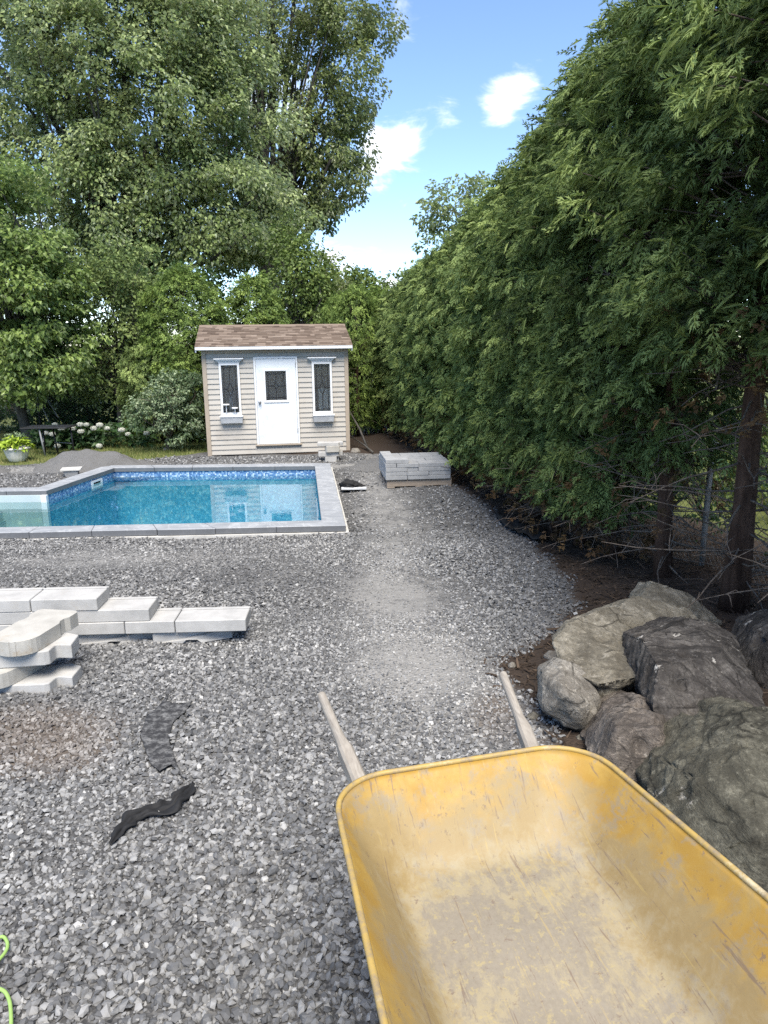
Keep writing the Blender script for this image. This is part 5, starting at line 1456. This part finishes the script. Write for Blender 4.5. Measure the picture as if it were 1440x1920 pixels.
def boulder(label, verts, back, mat, seed, strata=(0, 0, 1), amp=1.0, ridge=0.0, bev=.006, edge=.019, soft=0, sink=.06):
    """broken rock: flat facets between the corners seen in the picture (each at its own depth), then chipped and weathered"""
    P3 = [Vector((0, 0, CZ)) + (FW + RT * ((px - 720) / FPX) - UP * ((py - 960) / FPX)) * zc for px, py, zc in verts]
    c = sum(P3, Vector()) / len(P3); away = Vector((FW.x, FW.y, -.25)).normalized()
    pts = P3 + [c + (p - c) * .82 + away * back for p in P3]
    bm = bmesh.new()
    for p in pts: bm.verts.new(p - c)
    res = bmesh.ops.convex_hull(bm, input=bm.verts)
    bmesh.ops.delete(bm, geom=list({g for g in res['geom_interior'] + res['geom_unused'] if isinstance(g, bmesh.types.BMVert)}), context='VERTS')
    bmesh.ops.dissolve_limit(bm, angle_limit=math.radians(20), verts=bm.verts, edges=bm.edges)
    bmesh.ops.bevel(bm, geom=list(bm.edges), offset=bev, segments=2 + soft, profile=.6, affect='EDGES', clamp_overlap=True)
    bmesh.ops.triangulate(bm, faces=bm.faces)
    for it in range(9):
        es = [e for e in bm.edges if e.calc_length() > edge]
        if not es or len(bm.faces) > 32000: break
        bmesh.ops.subdivide_edges(bm, edges=es, cuts=1); bmesh.ops.triangulate(bm, faces=[f for f in bm.faces if len(f.verts) > 3])
    if soft:
        for _ in range(soft * 6): bmesh.ops.smooth_vert(bm, verts=bm.verts, factor=.5, use_axis_x=True, use_axis_y=True, use_axis_z=True)
    bm.normal_update(); sa = Vector(strata).normalized()
    mv = []
    for v in bm.verts:
        p = v.co; q = p * 1.0; sv = p.dot(sa) + .02 * mnoise.noise((p.x * 4 + seed, p.y * 4, p.z * 4))
        a = mnoise.fractal((p.x * 16 + seed, p.y * 16, p.z * 16), .7, 2.1, 6)
        lo = mnoise.noise((p.x * 5 + seed, p.y * 5, p.z * 5)) + .5 * mnoise.noise((p.x * 10 - seed, p.y * 10, p.z * 10))
        lay = mnoise.noise((seed * 1.7, p.x * 1.5, sv * 42)) + .7 * mnoise.noise((seed * .7, p.y * 2, sv * 95))
        lay = max(-.35, lay)
        vd = mnoise.voronoi((p.x * 6 + seed, p.y * 6, p.z * 6))[0]; crack = max(0, .06 - (vd[1] - vd[0])) / .06
        chip = max(0.0, mnoise.noise((p.x * 8 + seed * 3, p.y * 8, p.z * 8)) - .28)
        mv.append(v.normal * amp * ((.0075 * a + .0045 * lo + (.002 + .0065 * ridge) * lay - .010 * crack * (lo > .1) - .07 * chip)))
    for v, m_ in zip(bm.verts, mv): v.co += m_
    for f in bm.faces: f.smooth = True
    me = bpy.data.meshes.new('boulder'); bm.to_mesh(me); bm.free(); me.materials.append(mat)
    o = link('boulder', me); o.location = c; tag(o, label, 'boulder', 'boulders piled by the hedge'); return o


IC3 = ico(3)
boulder('olive brown boulder at the back of the pile under the thick cedar trunk', [(1198, 1124, 4.85), (1222, 1090, 5.0), (1250, 1095, 5.05), (1292, 1112, 5.0), (1354, 1165, 4.9), (1354, 1200, 4.8), (1300, 1158, 4.72), (1250, 1138, 4.70), (1230, 1190, 4.7)], .35, M_rock_tan, 1)
boulder('flat topped tan slab boulder lying across the others', [(1036, 1204, 3.85), (1066, 1168, 4.0), (1116, 1144, 4.15), (1199, 1117, 4.45), (1292, 1142, 4.5), (1336, 1190, 4.3), (1064, 1256, 3.62), (1120, 1282, 3.50), (1130, 1322, 3.56), (1076, 1274, 3.68), (1205, 1268, 3.58), (1198, 1298, 3.62), (1300, 1240, 3.9), (1045, 1235, 3.75)], .28, M_rock_tan, 2, (.2, -.3, 1), 1.0, .6)
boulder('rounded pale grey boulder at the foot of the pile', [(1010, 1302, 3.5), (1014, 1256, 3.58), (1050, 1234, 3.62), (1092, 1248, 3.62), (1130, 1310, 3.5), (1126, 1348, 3.46), (1094, 1378, 3.42), (1040, 1356, 3.42), (1016, 1336, 3.45), (1056, 1296, 3.32), (1088, 1318, 3.3)], .22, M_rock_round, 3, (0, 0, 1), .8, 0, .03, .018, 2)
boulder('dark banded slab boulder tilted at the right of the pile', [(1202, 1198, 3.62), (1190, 1236, 3.52), (1232, 1190, 3.62), (1290, 1160, 3.78), (1342, 1168, 3.82), (1378, 1188, 3.75), (1394, 1242, 3.5), (1442, 1332, 3.25), (1404, 1396, 3.12), (1268, 1430, 3.08), (1222, 1330, 3.22), (1236, 1254, 3.32), (1350, 1222, 3.45)], .40, M_rock_dark, 4, (-.25, -.75, .65), 1.0, 1.5)
boulder('brown boulder wedged low in the middle of the pile', [(1108, 1414, 3.10), (1124, 1386, 3.15), (1156, 1322, 3.32), (1198, 1302, 3.38), (1246, 1328, 3.32), (1262, 1400, 3.1), (1264, 1460, 3.0), (1232, 1498, 2.95), (1160, 1486, 2.95), (1116, 1446, 3.0), (1156, 1366, 3.0), (1236, 1368, 2.99)], .30, M_rock_pink, 5, (.1, -.5, .8), 1.0, .4)
boulder('largest olive grey boulder at the right edge beside the wheelbarrow', [(1228, 1500, 2.66), (1238, 1454, 2.72), (1266, 1418, 2.78), (1318, 1384, 2.82), (1368, 1350, 2.88), (1392, 1338, 2.9), (1460, 1332, 2.92), (1590, 1380, 2.8), (1610, 1560, 2.5), (1550, 1740, 2.3), (1400, 1740, 2.3), (1285, 1626, 2.45), (1305, 1462, 2.56), (1400, 1405, 2.62), (1425, 1560, 2.34)], .5, M_rock_green, 6, (.3, -.2, .9), 1.1, .7, .02, .022)
boulder('dark boulder cut off by the right edge behind the pile', [(1394, 1246, 3.9), (1408, 1205, 3.95), (1434, 1158, 4.05), (1500, 1138, 4.0), (1575, 1220, 3.8), (1575, 1315, 3.7), (1480, 1340, 3.65), (1408, 1290, 3.8), (1452, 1208, 3.72)], .35, M_rock_dark, 7, (.2, -.2, .9), 1.0, .8)
for k, (px, py, s_) in enumerate([(1035, 1232, 16), (1000, 1345, 12), (1340, 1205, 14), (985, 1375, 9), (960, 1248, 8), (1090, 1385, 10)]):
    g0 = gnd(px, py + s_ * .5); z_ = (g0 - Vector((0, 0, CZ))).dot(FW)
    stone_poly(['fist sized stone between the pale round boulder and the tan slab', 'loose stone at the right handle beside the pale round boulder', 'loose stone on top of the soil behind the dark banded slab', 'small stone just left of the pale round boulder', 'smallest loose stone at the edge of gravel and soil', 'loose stone below the pale round boulder'][k], [(px - s_, py), (px - s_ * .5, py - s_ * .8), (px + s_ * .6, py - s_ * .7), (px + s_, py + s_ * .1), (px + s_ * .5, py + s_ * .7), (px - s_ * .6, py + s_ * .65)], z_, s_ * z_ / FPX * .8, s_ * z_ / FPX * .9, (M_rock_round, M_rock_tan)[k % 2], 30 + k, group='loose stones by the boulders')

# ------------------------------------------------------------------ wheelbarrow
WBA = math.radians(-14.5)            # local -y runs from handles to wheel; local x to the right
wb = empty('wheelbarrow', (0.1914, 1.6824, 0), WBA)
tag(wb, 'worn yellow steel wheelbarrow with wooden handles, tray facing up', 'wheelbarrow')
wb.rotation_euler = (0, 0, math.radians(14.35))
MW = wb.matrix_basis.inverted()
def loc_(v): return MW @ Vector(v)
RZ0, RZ1 = .611, .637                # rim height at the handle end and at the nose
LEN = 1.0756
def rim_z(y): return RZ0 + (RZ1 - RZ0) * (-y / LEN)
def ring(hw0, hw1, y0, y1, rc0, rc1, z0, z1, n_c=10, n_e=8):
    """rounded trapezoid: half widths hw0 at y0 (handles), hw1 at y1 (nose)"""
    pts = []
    cs = [(hw0, y0, rc0), (hw1, y1, rc1), (-hw1, y1, rc1), (-hw0, y0, rc0)]
    nodes = []
    m_ = len(cs)
    for i in range(m_):
        p, q_, s_ = Vector(cs[i - 1][:2]), Vector(cs[i][:2]), Vector(cs[(i + 1) % m_][:2]); rc = cs[i][2]
        a, b = (p - q_).normalized(), (s_ - q_).normalized(); half = a.angle(b) / 2; tl = rc / math.tan(half)
        A_, B_ = q_ + a * tl, q_ + b * tl; cen = q_ + (a + b).normalized() * (rc / math.sin(half))
        a0 = math.atan2(*(A_ - cen).yx); a1 = math.atan2(*(B_ - cen).yx); da = (a1 - a0 + math.pi) % (2 * math.pi) - math.pi
        nodes.append([cen + Vector((math.cos(a0 + da * k / n_c), math.sin(a0 + da * k / n_c))) * rc for k in range(n_c + 1)])
    for i in range(m_):
        pts += nodes[i]
        nxt = nodes[(i + 1) % m_][0]; lst = nodes[i][-1]
        pts += [lst.lerp(nxt, k / n_e) for k in range(1, n_e)]
    out = []
    for p in pts:
        tq = (y0 - p.y) / (y0 - y1); out.append(Vector((p.x, p.y, z0 + (z1 - z0) * tq)))
    return out
R_top = ring(.333, .402, -.004, -LEN, .1425, .16, RZ0, RZ1)
R_bot = ring(.200, .185, -.205, -LEN + .30, .10, .10, RZ0 - .165, RZ0 - .215)
prof = []
nR = 22; K = len(R_top)
Vt, Wt = [], []
for j in range(nR + 1):
    s = j / nR
    # wall: straight for most of the way then a radius into the floor
    hx = s if s < .75 else s + (s - .75) ** 2 * .0
    zf = 1 - (1 - s) ** 1.0
    bow = math.sin(s * math.pi) * .012
    if s < .6: a_h = s * 1.05; a_z = s * 1.28
    else:
        k_ = (s - .6) / .4; a_h = .63 + .37 * k_; a_z = .768 + .232 * (1 - (1 - k_) ** 2.1)
    for p, q_ in zip(R_top, R_bot):
        x = p.x + (q_.x - p.x) * a_h; y = p.y + (q_.y - p.y) * a_h; z = p.z + (q_.z - p.z) * a_z
        Vt.append((x, y, z)); Wt.append(.03 + .74 * max(0, s - .11) ** .88)
Ft = [(j * K + k, j * K + (k + 1) % K, (j + 1) * K + (k + 1) % K, (j + 1) * K + k) for j in range(nR) for k in range(K)]
# floor: shrink the last ring to its spine
base_i = nR * K; c_ = Vector((0, (-.205 - LEN + .30) / 2, RZ0 - .19))
for s in (.75, .5, .25):
    for k in range(K):
        p = Vector(Vt[base_i + k]); cc = Vector((0, p.y * .55 + c_.y * .45, p.z)); q_ = cc.lerp(p, s) if False else Vector((p.x * s, c_.y + (p.y - c_.y) * (s * .9 + .1), p.z - .006 * (1 - s)))
        Vt.append(tuple(q_)); Wt.append(.74 + .26 * (1 - s))
for jj in range(3):
    a_ = (nR + jj) * K; b_ = (nR + jj + 1) * K
    Ft += [(a_ + k, a_ + (k + 1) % K, b_ + (k + 1) % K, b_ + k) for k in range(K)]
Vt.append((0, c_.y, RZ0 - .196)); Wt.append(1.0); ce = len(Vt) - 1; a_ = (nR + 3) * K
Ft3 = [(a_ + k, a_ + (k + 1) % K, ce) for k in range(K)]
me = np_mesh('tray', np.array(Vt), [np.array(Ft), np.array(Ft3)], M_yellow, True, {'wear': Wt})
tray = link('tray', me, wb)
bm = bmesh.new(); bm.from_mesh(me); bmesh.ops.recalc_face_normals(bm, faces=bm.faces)
if bm.faces[0].normal.z < 0: bmesh.ops.reverse_faces(bm, faces=bm.faces)
bm.to_mesh(me); bm.free()
sd = tray.modifiers.new('shell', 'SOLIDIFY'); sd.thickness = .0025; sd.offset = -1
rm = MB(); lip = R_top + [R_top[0], R_top[1]]
rl = [Vector((p.x * 1.012, p.y * 1.0 + (.004 if p.y > -.1 else 0), p.z + .003)) for p in R_top]
nn_ = len(rl); cs_ = 8; vs = []
for i in range(nn_):
    t_ = (rl[(i + 1) % nn_] - rl[i - 1]).normalized(); b_ = t_.cross(Vector((0, 0, 1))).normalized(); u_ = b_.cross(t_)
    vs += [rl[i] + (b_ * math.cos(2 * math.pi * k / cs_) + u_ * math.sin(2 * math.pi * k / cs_)) * .0068 for k in range(cs_)]
rm.add(vs, [(i * cs_ + k, i * cs_ + (k + 1) % cs_, ((i + 1) % nn_) * cs_ + (k + 1) % cs_, ((i + 1) % nn_) * cs_ + k) for i in range(nn_) for k in range(cs_)], True)
rmo = rm.build('rim', M_rim, tray)
bm = bmesh.new(); bm.from_mesh(rmo.data); bmesh.ops.recalc_face_normals(bm, faces=bm.faces); bm.to_mesh(rmo.data); bm.free()
# handles: square ash rails turned round at the grips
GZ = .515
for side, (tip_px, rail_px) in enumerate((((602, 1302), (680, 1485)), ((942, 1263), (1000, 1415)))):
    tipw = atz(*tip_px, GZ); rw = atz(*rail_px, GZ - .10)
    tip_l, rail_l = loc_(tipw), loc_(rw)
    d = (rail_l - tip_l); endp = tip_l + d * (1.42 / d.length)
    endp.x = (.10 if side else -.10) + (0.0); endp.z = max(endp.z, .17)
    hl = tip_l; L1 = d.normalized()
    ho = bpy.data.objects.new('handle', bpy.data.meshes.new('handle'))
    q = MB()
    stops = [(0, .010, 1), (.006, .0165, 1), (.02, .0175, 1), (.17, .0180, 1), (.215, .0190, 1), (.245, .0225, .5), (.27, .0255, 0), (.45, .027, 0)]
    dirv = L1; yb_ = Vector((0, 0, 1)); sx = dirv.cross(yb_).normalized(); sz = sx.cross(dirv).normalized()
    vs = []; nk = 16
    def sec(c, rr_, rd):
        o = []
        for k in range(nk):
            a = 2 * math.pi * (k + .5) / nk; cx_, cy_ = math.cos(a), math.sin(a)
            mxx = max(abs(cx_), abs(cy_)); sq = Vector((cx_ / mxx, cy_ / mxx)); ci_ = Vector((cx_, cy_)); v_ = sq.lerp(ci_, .12 + .88 * rd)
            o.append(c + sx * v_.x * rr_ * .86 + sz * v_.y * rr_)
        return o
    for (dist, rr_, rd) in stops: vs += sec(tip_l + dirv * dist, rr_, rd)
    # rail bends slightly and runs on under the tray to the wheel
    p1 = tip_l + dirv * .45; far_ = Vector((endp.x, -LEN + .05, .20)); dirv2 = (far_ - p1).normalized()
    for tq in (.4, 1.0): vs += sec(p1.lerp(far_, tq), .026, 0)
    ns_ = len(stops) + 2
    q.add(vs, [(i * nk + k, (i + 1) * nk + k, (i + 1) * nk + (k + 1) % nk, i * nk + (k + 1) % nk) for i in range(ns_ - 1) for k in range(nk)] + [tuple(range(nk)), tuple((ns_ - 1) * nk + k for k in range(nk - 1, -1, -1))])
    ob = q.build('handle', M_wood, wb)
    bm = bmesh.new(); bm.from_mesh(ob.data); bmesh.ops.recalc_face_normals(bm, faces=bm.faces); bm.to_mesh(ob.data); bm.free()
    # leg under each rail
    fx = p1.x * .9; q = MB(); gz = -.035
    q.tube([(fx, -.26, .36), (fx * 1.05, -.22, gz + .02), (fx * 1.05, -.36, gz + .02), (fx, -.50, .31)], .013, 8); q.build('leg', M_steel, wb)
q = MB(); q.tube([(-.20, -.29, .12), (.20, -.29, .12)], .010, 8); q.build('brace', M_steel, wb)
wh_ = empty('wheel', (0, -LEN - .02, .165)); wh_.parent = wb
q = MB()
for k in range(28):
    pass
tv, tf = [], []
for i in range(28):
    a = 2 * math.pi * i / 28
    for k in range(10):
        b = 2 * math.pi * k / 10; rr_ = .145 + .045 * math.cos(b); tv.append((.045 * math.sin(b), rr_ * math.cos(a), rr_ * math.sin(a)))
tf = [(i * 10 + k, i * 10 + (k + 1) % 10, ((i + 1) % 28) * 10 + (k + 1) % 10, ((i + 1) % 28) * 10 + k) for i in range(28) for k in range(10)]
q.add(tv, tf, True); q.build('tyre', M_rubber, wh_)
q = MB(); q.tube([(-.03, 0, 0), (-.012, 0, 0), (.012, 0, 0), (.03, 0, 0)], [.05, .105, .105, .05], 24); q.tube([(-.11, 0, 0), (.11, 0, 0)], .012, 8); q.build('hub', M_yellow.copy() if False else M_steel, wh_)

# ------------------------------------------------------------------ scraps of black cloth, cord
def cloth(name, label, outline, lift, mat, seed, fold=.02, n=26, group=None, dz=.02, axis=(1, .4)):
    pts2 = [gnd(px, py) for px, py in outline]; poly = [(p.x, p.y) for p in pts2]
    xs = [p[0] for p in poly]; ys = [p[1] for p in poly]; x0, x1, y0, y1 = min(xs), max(xs), min(ys), max(ys)
    pp = [Vector(p) for p in poly]; dens_ = []
    for i in range(len(pp)):
        a, b = pp[i], pp[(i + 1) % len(pp)]; k = max(1, int((b - a).length / ((x1 - x0 + y1 - y0) / 2 / n)))
        dens_ += [a.lerp(b, t_ / k) for t_ in range(k)]
    nb_ = len(dens_); allp = list(dens_); st = (x1 - x0 + y1 - y0) / 2 / n
    for x in np.arange(x0, x1, st):
        for y in np.arange(y0, y1, st):
            if inside(poly, x, y): allp.append(Vector((x + random.uniform(-.2, .2) * st, y + random.uniform(-.2, .2) * st)))
    vs, es, fs, *_ = delaunay_2d_cdt(allp, [(i, (i + 1) % nb_) for i in range(nb_)], [], 0, 1e-6)
    fs = [f for f in fs if inside(poly, sum(vs[i].x for i in f) / 3, sum(vs[i].y for i in f) / 3)]
    ax = Vector(axis).normalized(); V = []
    for v in vs:
        s = v.x * ax.y - v.y * ax.x; t_ = v.dot(ax)
        h = fold * abs(math.sin(s * 64 + 2.0 * mnoise.noise((v.x * 7, v.y * 7, seed)))) + fold * .9 * max(0, mnoise.noise((v.x * 11, v.y * 11, seed + 3)))
        V.append((v.x, v.y, float(Gv(np.array([v.x]), np.array([v.y]))[0]) + dz + h * lift))
    c = np.array([sum(xs) / len(xs), sum(ys) / len(ys), 0]); c[2] = V[0][2]
    me = np_mesh(name, np.array(V) - c, np.array(fs), mat, True); o = link(name, me); o.location = c
    sd_ = o.modifiers.new('shell', 'SOLIDIFY'); sd_.thickness = .003
    tag(o, label, 'cloth', group)


GC = 'scraps of black landscape fabric'
cloth('landscape_fabric', 'crescent of dusty black fabric half buried in the gravel', CRESCENT, .5, M_geo2, 1, .014, 30, GC, .016, (.15, 1))
def ribbon(name, label, path, widths, mat, seed, group):
    """a twisted strip of cloth lying in folds along its length"""
    cw_ = [gnd(*q_) for q_ in path]; V, n_c = [], 15; rows = []
    for i in range(len(cw_) - 1):
        for k in range(9): rows.append((cw_[i].lerp(cw_[i + 1], k / 9), widths[i] + (widths[i + 1] - widths[i]) * k / 9, (cw_[i + 1] - cw_[i]).normalized()))
    for ri, (p, wd, d) in enumerate(rows):
        a = rows[max(ri - 4, 0)][0]; b = rows[min(ri + 4, len(rows) - 1)][0]; d = (b - a).normalized(); sd = Vector((-d.y, d.x, 0))
        for k in range(n_c):
            u = k / (n_c - 1) * 2 - 1
            fold_ = .5 + .5 * math.sin(u * 8.5 + 2.2 * mnoise.noise((p.x * 6, p.y * 6, seed)) + ri * .05)
            off = u * wd * (1 + .75 * mnoise.noise((p.x * 22, p.y * 22, seed + u * 1.5)))
            h = (.010 + wd * .45 * fold_ * (1 - u * u * .75)) * (.8 + 1.3 * mnoise.noise((p.x * 18, p.y * 18, seed + 7 + u)))
            q_ = p + sd * off; V.append((q_.x, q_.y, float(Gv(np.array([q_.x]), np.array([q_.y]))[0]) + .012 + max(0, h)))
    m_ = len(rows); F = [(r_ * n_c + k, r_ * n_c + k + 1, (r_ + 1) * n_c + k + 1, (r_ + 1) * n_c + k) for r_ in range(m_ - 1) for k in range(n_c - 1)]
    c = np.array(V).mean(0); me = np_mesh(name, np.array(V) - c, np.array(F), mat, True); o = link(name, me); o.location = c
    sd_ = o.modifiers.new('shell', 'SOLIDIFY'); sd_.thickness = .002; tag(o, label, 'cloth', group)


ribbon('landscape_fabric', 'twisted strip of clean black fabric lying on the gravel', [(207, 1589), (226, 1562), (250, 1540), (292, 1524), (322, 1512), (346, 1494), (363, 1470)], [.004, .022, .036, .038, .046, .040, .006], M_geo, 2, GC)
cloth('landscape_fabric', 'black fabric edge showing between the gravel and hedge soil', [(925, 962), (950, 975), (975, 985), (1000, 1000), (1025, 1012), (1010, 1020), (985, 1010), (958, 1000), (936, 980)], .8, M_geo, 3, .05, 20, GC, .035)
pb0 = gnd(640, 921); 
q = MB(); q.box((0, 0, 0), (.38, .09, .03)); bo = q.build('white_board', M_grime, None, .003); bo.location = (pb0.x, pb0.y - .02, ZF + .02); bo.rotation_euler = (0, 0, .04); tag(bo, 'short white board lying on gravel beside the pool coping', 'board')
# crumpled bag lying against it
V, F = IC5; bv = []
for v in V:
    f_ = 1 + .35 * mnoise.fractal((v[0] * 2.2 + 4, v[1] * 2.2, v[2] * 2.2), .8, 2, 4) + .18 * abs(mnoise.noise((v[0] * 6, v[1] * 6, v[2] * 6)))
    bv.append((v[0] * .17 * f_, v[1] * .11 * f_, max(-.03, v[2] * .075 * f_ * (1.25 - .7 * v[0]))))
me = np_mesh('crumpled_bag', np.array(bv), F, M_geo, True); o = link('crumpled_bag', me); o.location = (pb0.x + .16, pb0.y + .13, ZF + .035); tag(o, 'crumpled black sheet bunched up beside the pool coping', 'cloth')
# lime cord looping in at the left edge
q = MB(); pts = []
ctl = [(-60, 1840), (-20, 1790), (5, 1768), (16, 1782), (10, 1800), (-12, 1822), (-50, 1850), (-60, 1868), (-20, 1866), (4, 1868), (16, 1880), (22, 1905), (22, 1960), (10, 2020)]
cw = [gnd(*c_) for c_ in ctl]
for i in range(len(cw) - 1):
    p0, p1, p2, p3 = cw[max(i - 1, 0)], cw[i], cw[i + 1], cw[min(i + 2, len(cw) - 1)]
    for k in range(6):
        t_ = k / 6; pts.append(.5 * ((2 * p1) + (p2 - p0) * t_ + (2 * p0 - 5 * p1 + 4 * p2 - p3) * t_ ** 2 + (3 * p1 - p0 - 3 * p2 + p3) * t_ ** 3) + Vector((0, 0, .022)))
q.tube(pts, .0052, 8); co_ = q.build('cord', M_hose); tag(co_, 'lime green cord looping over the gravel at the left edge', 'cord')

# ------------------------------------------------------------------ planter, table, hydrangeas, variegated shrub
pc = gnd(22, 869)
pl_ = empty('planter', (pc.x, pc.y + .25, ZF)); tag(pl_, 'round fluted white planter with lime hosta on the grass', 'planter')
q = MB(); q.lathe([(0, 0), (.13, 0), (.15, .02), (.19, .10), (.225, .22), (.235, .245)], 72, 0, 0, .018, 18); q.lathe([(.235, .245), (.262, .25), (.266, .275), (.25, .285), (.225, .28), (.215, .25), (0, .245)], 72)
q.build('pot', M_planter, pl_)
r = np.random.default_rng(5); n = 190
a = r.uniform(0, 6.283, n); rad = .22 * np.sqrt(r.random(n)); C = np.stack([rad * np.cos(a), rad * np.sin(a), .27 + .16 * (1 - (rad / .22) ** 2) + r.uniform(-.03, .05, n)], -1)
D = unit(np.stack([np.cos(a), np.sin(a), r.normal(.1, .4, n)], -1)); Nn = unit(np.stack([np.cos(a) * .3, np.sin(a) * .3, np.ones(n)], -1) + r.normal(0, .25, (n, 3)))
V, F, T = place(LEAF4[0], LEAF4[1], C, frames(D, Nn), r.uniform(.09, .17, n), np.clip(r.normal(.5, .2, n), 0, 1)); link('hosta_foliage', np_mesh('hosta_foliage', V, F, M_hosta, False, {'tone': T}), pl_)
n = 120; a = r.uniform(0, 6.283, n); rad = .20 * np.sqrt(r.random(n)); C = np.stack([rad * np.cos(a) - .03, rad * np.sin(a) + .05, .42 + r.uniform(0, .13, n)], -1)
V, F, T = place(LEAF2[0], LEAF2[1], C, frames(unit(r.normal(0, 1, (n, 3))), unit(r.normal(0, 1, (n, 3)))), r.uniform(.03, .06, n), np.clip(r.normal(.4, .25, n), 0, 1)); link('flower_tuft', np_mesh('flower_tuft', V, F, M_varieg, False, {'tone': T}), pl_)['kind'] = 'stuff'

y_t = 15.1
tl_, tr_ = aty(47, 800, y_t), aty(134, 796, y_t); zt_ = tl_.z
tb = empty('folding_table', ((tl_.x + tr_.x) / 2, y_t, ZF)); tag(tb, 'black folding table standing on the grass behind the planter', 'table')
tw = (tr_.x - tl_.x) / 2; th = zt_ - ZF
B((-tw, -.25, th - .025), (tw, .30, th)).build('table_top', M_black, tb, .006)
for (xx, xl, mt, nm, yy) in ((-.10, -.03, M_greyleg, 'leg', -.2), (-.16, -.16, M_black, 'leg', .1), (.40, .44, M_black, 'leg', .1), (-.02, .05, M_black, 'leg', .22)):
    q = MB(); q.tube([(xx, yy, th - .03), (xl, yy - .02, -.01)], .018, 8); q.build(nm, mt, tb)
q = MB(); q.tube([(-.05, -.2, .30), (-.16, .08, .40)], .010, 6); q.tube([(.0, .2, .24), (.43, .1, .22)], .009, 6); q.build('cross_brace', M_greyleg, tb)

r = np.random.default_rng(88)
blooms = [(150, 796), (152, 809), (176, 803), (187, 797), (201, 803), (228, 806), (103, 796), (86, 812), (115, 803), (137, 803), (162, 796), (275, 812), (186, 836), (108, 836), (98, 814), (240, 814)]
groups = [[b for b in blooms if b[0] < 125], [b for b in blooms if 125 <= b[0] < 180], [b for b in blooms if b[0] >= 180]]
spans = [(70, 130), (120, 185), (178, 290)]
labs = ['white hydrangea bush behind the folding table legs', 'white hydrangea bush right of the folding table', 'white hydrangea bush at the foot of the variegated shrub']
for gi, (gr_, (pa_, pb_2)) in enumerate(zip(groups, spans)):
    yb_ = 16.3; c0 = aty((pa_ + pb_2) / 2, 830, yb_); c0.z = ZF
    e = empty('hydrangea', tuple(c0)); tag(e, labs[gi], 'hydrangea', 'white hydrangeas along the back bed')
    hw = (pb_2 - pa_) / 2 / FPX * 16.4
    n = 330; P_ = np.stack([r.uniform(-hw, hw, n), r.uniform(-.4, .4, n), r.uniform(.05, .55, n)], -1); P_[:, 2] *= 1 - .3 * (P_[:, 0] / hw) ** 2
    D = unit(np.stack([r.normal(0, 1, n), r.normal(-.5, .8, n), r.normal(-.25, .3, n)], -1)); Nn = unit(np.stack([r.normal(0, .3, n), r.normal(-.35, .3, n), np.ones(n)], -1))
    V, F, T = place(LEAF4[0], LEAF4[1], P_, frames(D, Nn), r.uniform(.10, .19, n), np.clip(r.normal(.45, .2, n), 0, 1)); link('foliage', np_mesh('foliage', V, F, M_hydleaf, False, {'tone': T}), e)
    sm_ = MB()
    for (px, py) in gr_:
        w_ = aty(px, py, yb_ - .42) - c0
        sm_.tube([(w_.x * .8, .1, 0), (w_.x * .9, -.2, w_.z * .6), tuple(w_)], .005, 4)
        nb_ = 130; dv = unit(r.normal(0, 1, (nb_, 3))); rad = r.uniform(.055, .085)
        C = dv * np.array([1, 1, .62]) * rad
        V, F, T = place(LEAF2[0], LEAF2[1], C - dv * .012, frames(unit(np.cross(dv, r.normal(0, 1, (nb_, 3)))), dv), np.full(nb_, .034), np.clip(r.normal(.5, .25, nb_) + .25 * dv[:, 2], 0, 1))
        V2, F2, T2 = place(LEAF2[0], LEAF2[1], C * .9, frames(unit(np.cross(dv, r.normal(0, 1, (nb_, 3)))), dv), np.full(nb_, .036), np.full(nb_, .3))
        fo = link('flower_head', np_mesh('flower_head', np.concatenate([V, V2]), np.concatenate([F, F2 + len(V)]), M_bloom, False, {'tone': np.concatenate([T, T2])}), e); fo.location = w_
    sm_.build('stems', M_twig, e)['kind'] = 'stuff'

vb = aty(320, 850, 15.5); vb.z = ZF
ells = [E_(320, 745, 15.4, 62, 45, .55), E_(290, 775, 15.3, 55, 38, .5), E_(350, 790, 15.4, 38, 45, .45), E_(335, 715, 15.6, 40, 25, .4), E_(255, 770, 15.3, 28, 16, .3)]
tree('variegated_shrub', 'grey green variegated shrub at the left corner of the shed', 'shrub', tuple(vb), (vb.x, vb.y, ZF + .35), ells, 170, .15, 46, .062, M_varieg, M_twig, .03, 60, 909, None, .2, LEAF2, .3, ZF + .1, (1, 1, .6), .16)
st_ = gnd(312, 846)
stone_poly('pale fieldstone on the grass below the variegated shrub', [(305, 846), (308, 840), (314, 838), (320, 845), (316, 850), (307, 850)], 15.6, .06, .08, M_rock_round, 60)

# branches and a stone beside the shed
q = MB(); a_, b_ = gnd(691, 846), aty(655, 770, 15.6); q.tube([a_ + Vector((0, 0, .02)), a_.lerp(b_, .5) + Vector((.02, 0, .03)), b_], [.024, .020, .012], 8); o = q.build('leaning_branch', M_bark2); tag(o, 'grey branch leaning on the right side of the shed', 'branch')
q = MB(); a_, b_ = gnd(700, 852), gnd(655, 835); q.tube([a_ + Vector((0, 0, .04)), a_.lerp(b_, .4) + Vector((.02, 0, .12)), b_ + Vector((0, 0, .22))], [.018, .016, .010], 8); o = q.build('leaning_branch', M_bark2); tag(o, 'low branch lying by the right corner of the shed', 'branch')
stone_poly('pale stone at the right corner of the shed', [(657, 850), (659, 842), (668, 840), (676, 844), (675, 853), (664, 855)], 15.0, .07, .09, M_rock_round, 61)
# prop sticks in the shade, left
for k, (pa_, pb_2) in enumerate((((70, 745), (92, 790)), ((90, 750), (109, 783)))):
    q = MB(); q.tube([aty(*pb_2, 16.9), aty(*pa_, 17.1)], .012, 6); o = q.build('garden_stake', M_greyleg); tag(o, 'thin grey stake leaning in the shade, %s of the two' % ('lower' if k == 0 else 'upper'), 'stake', 'stakes by the back fence')
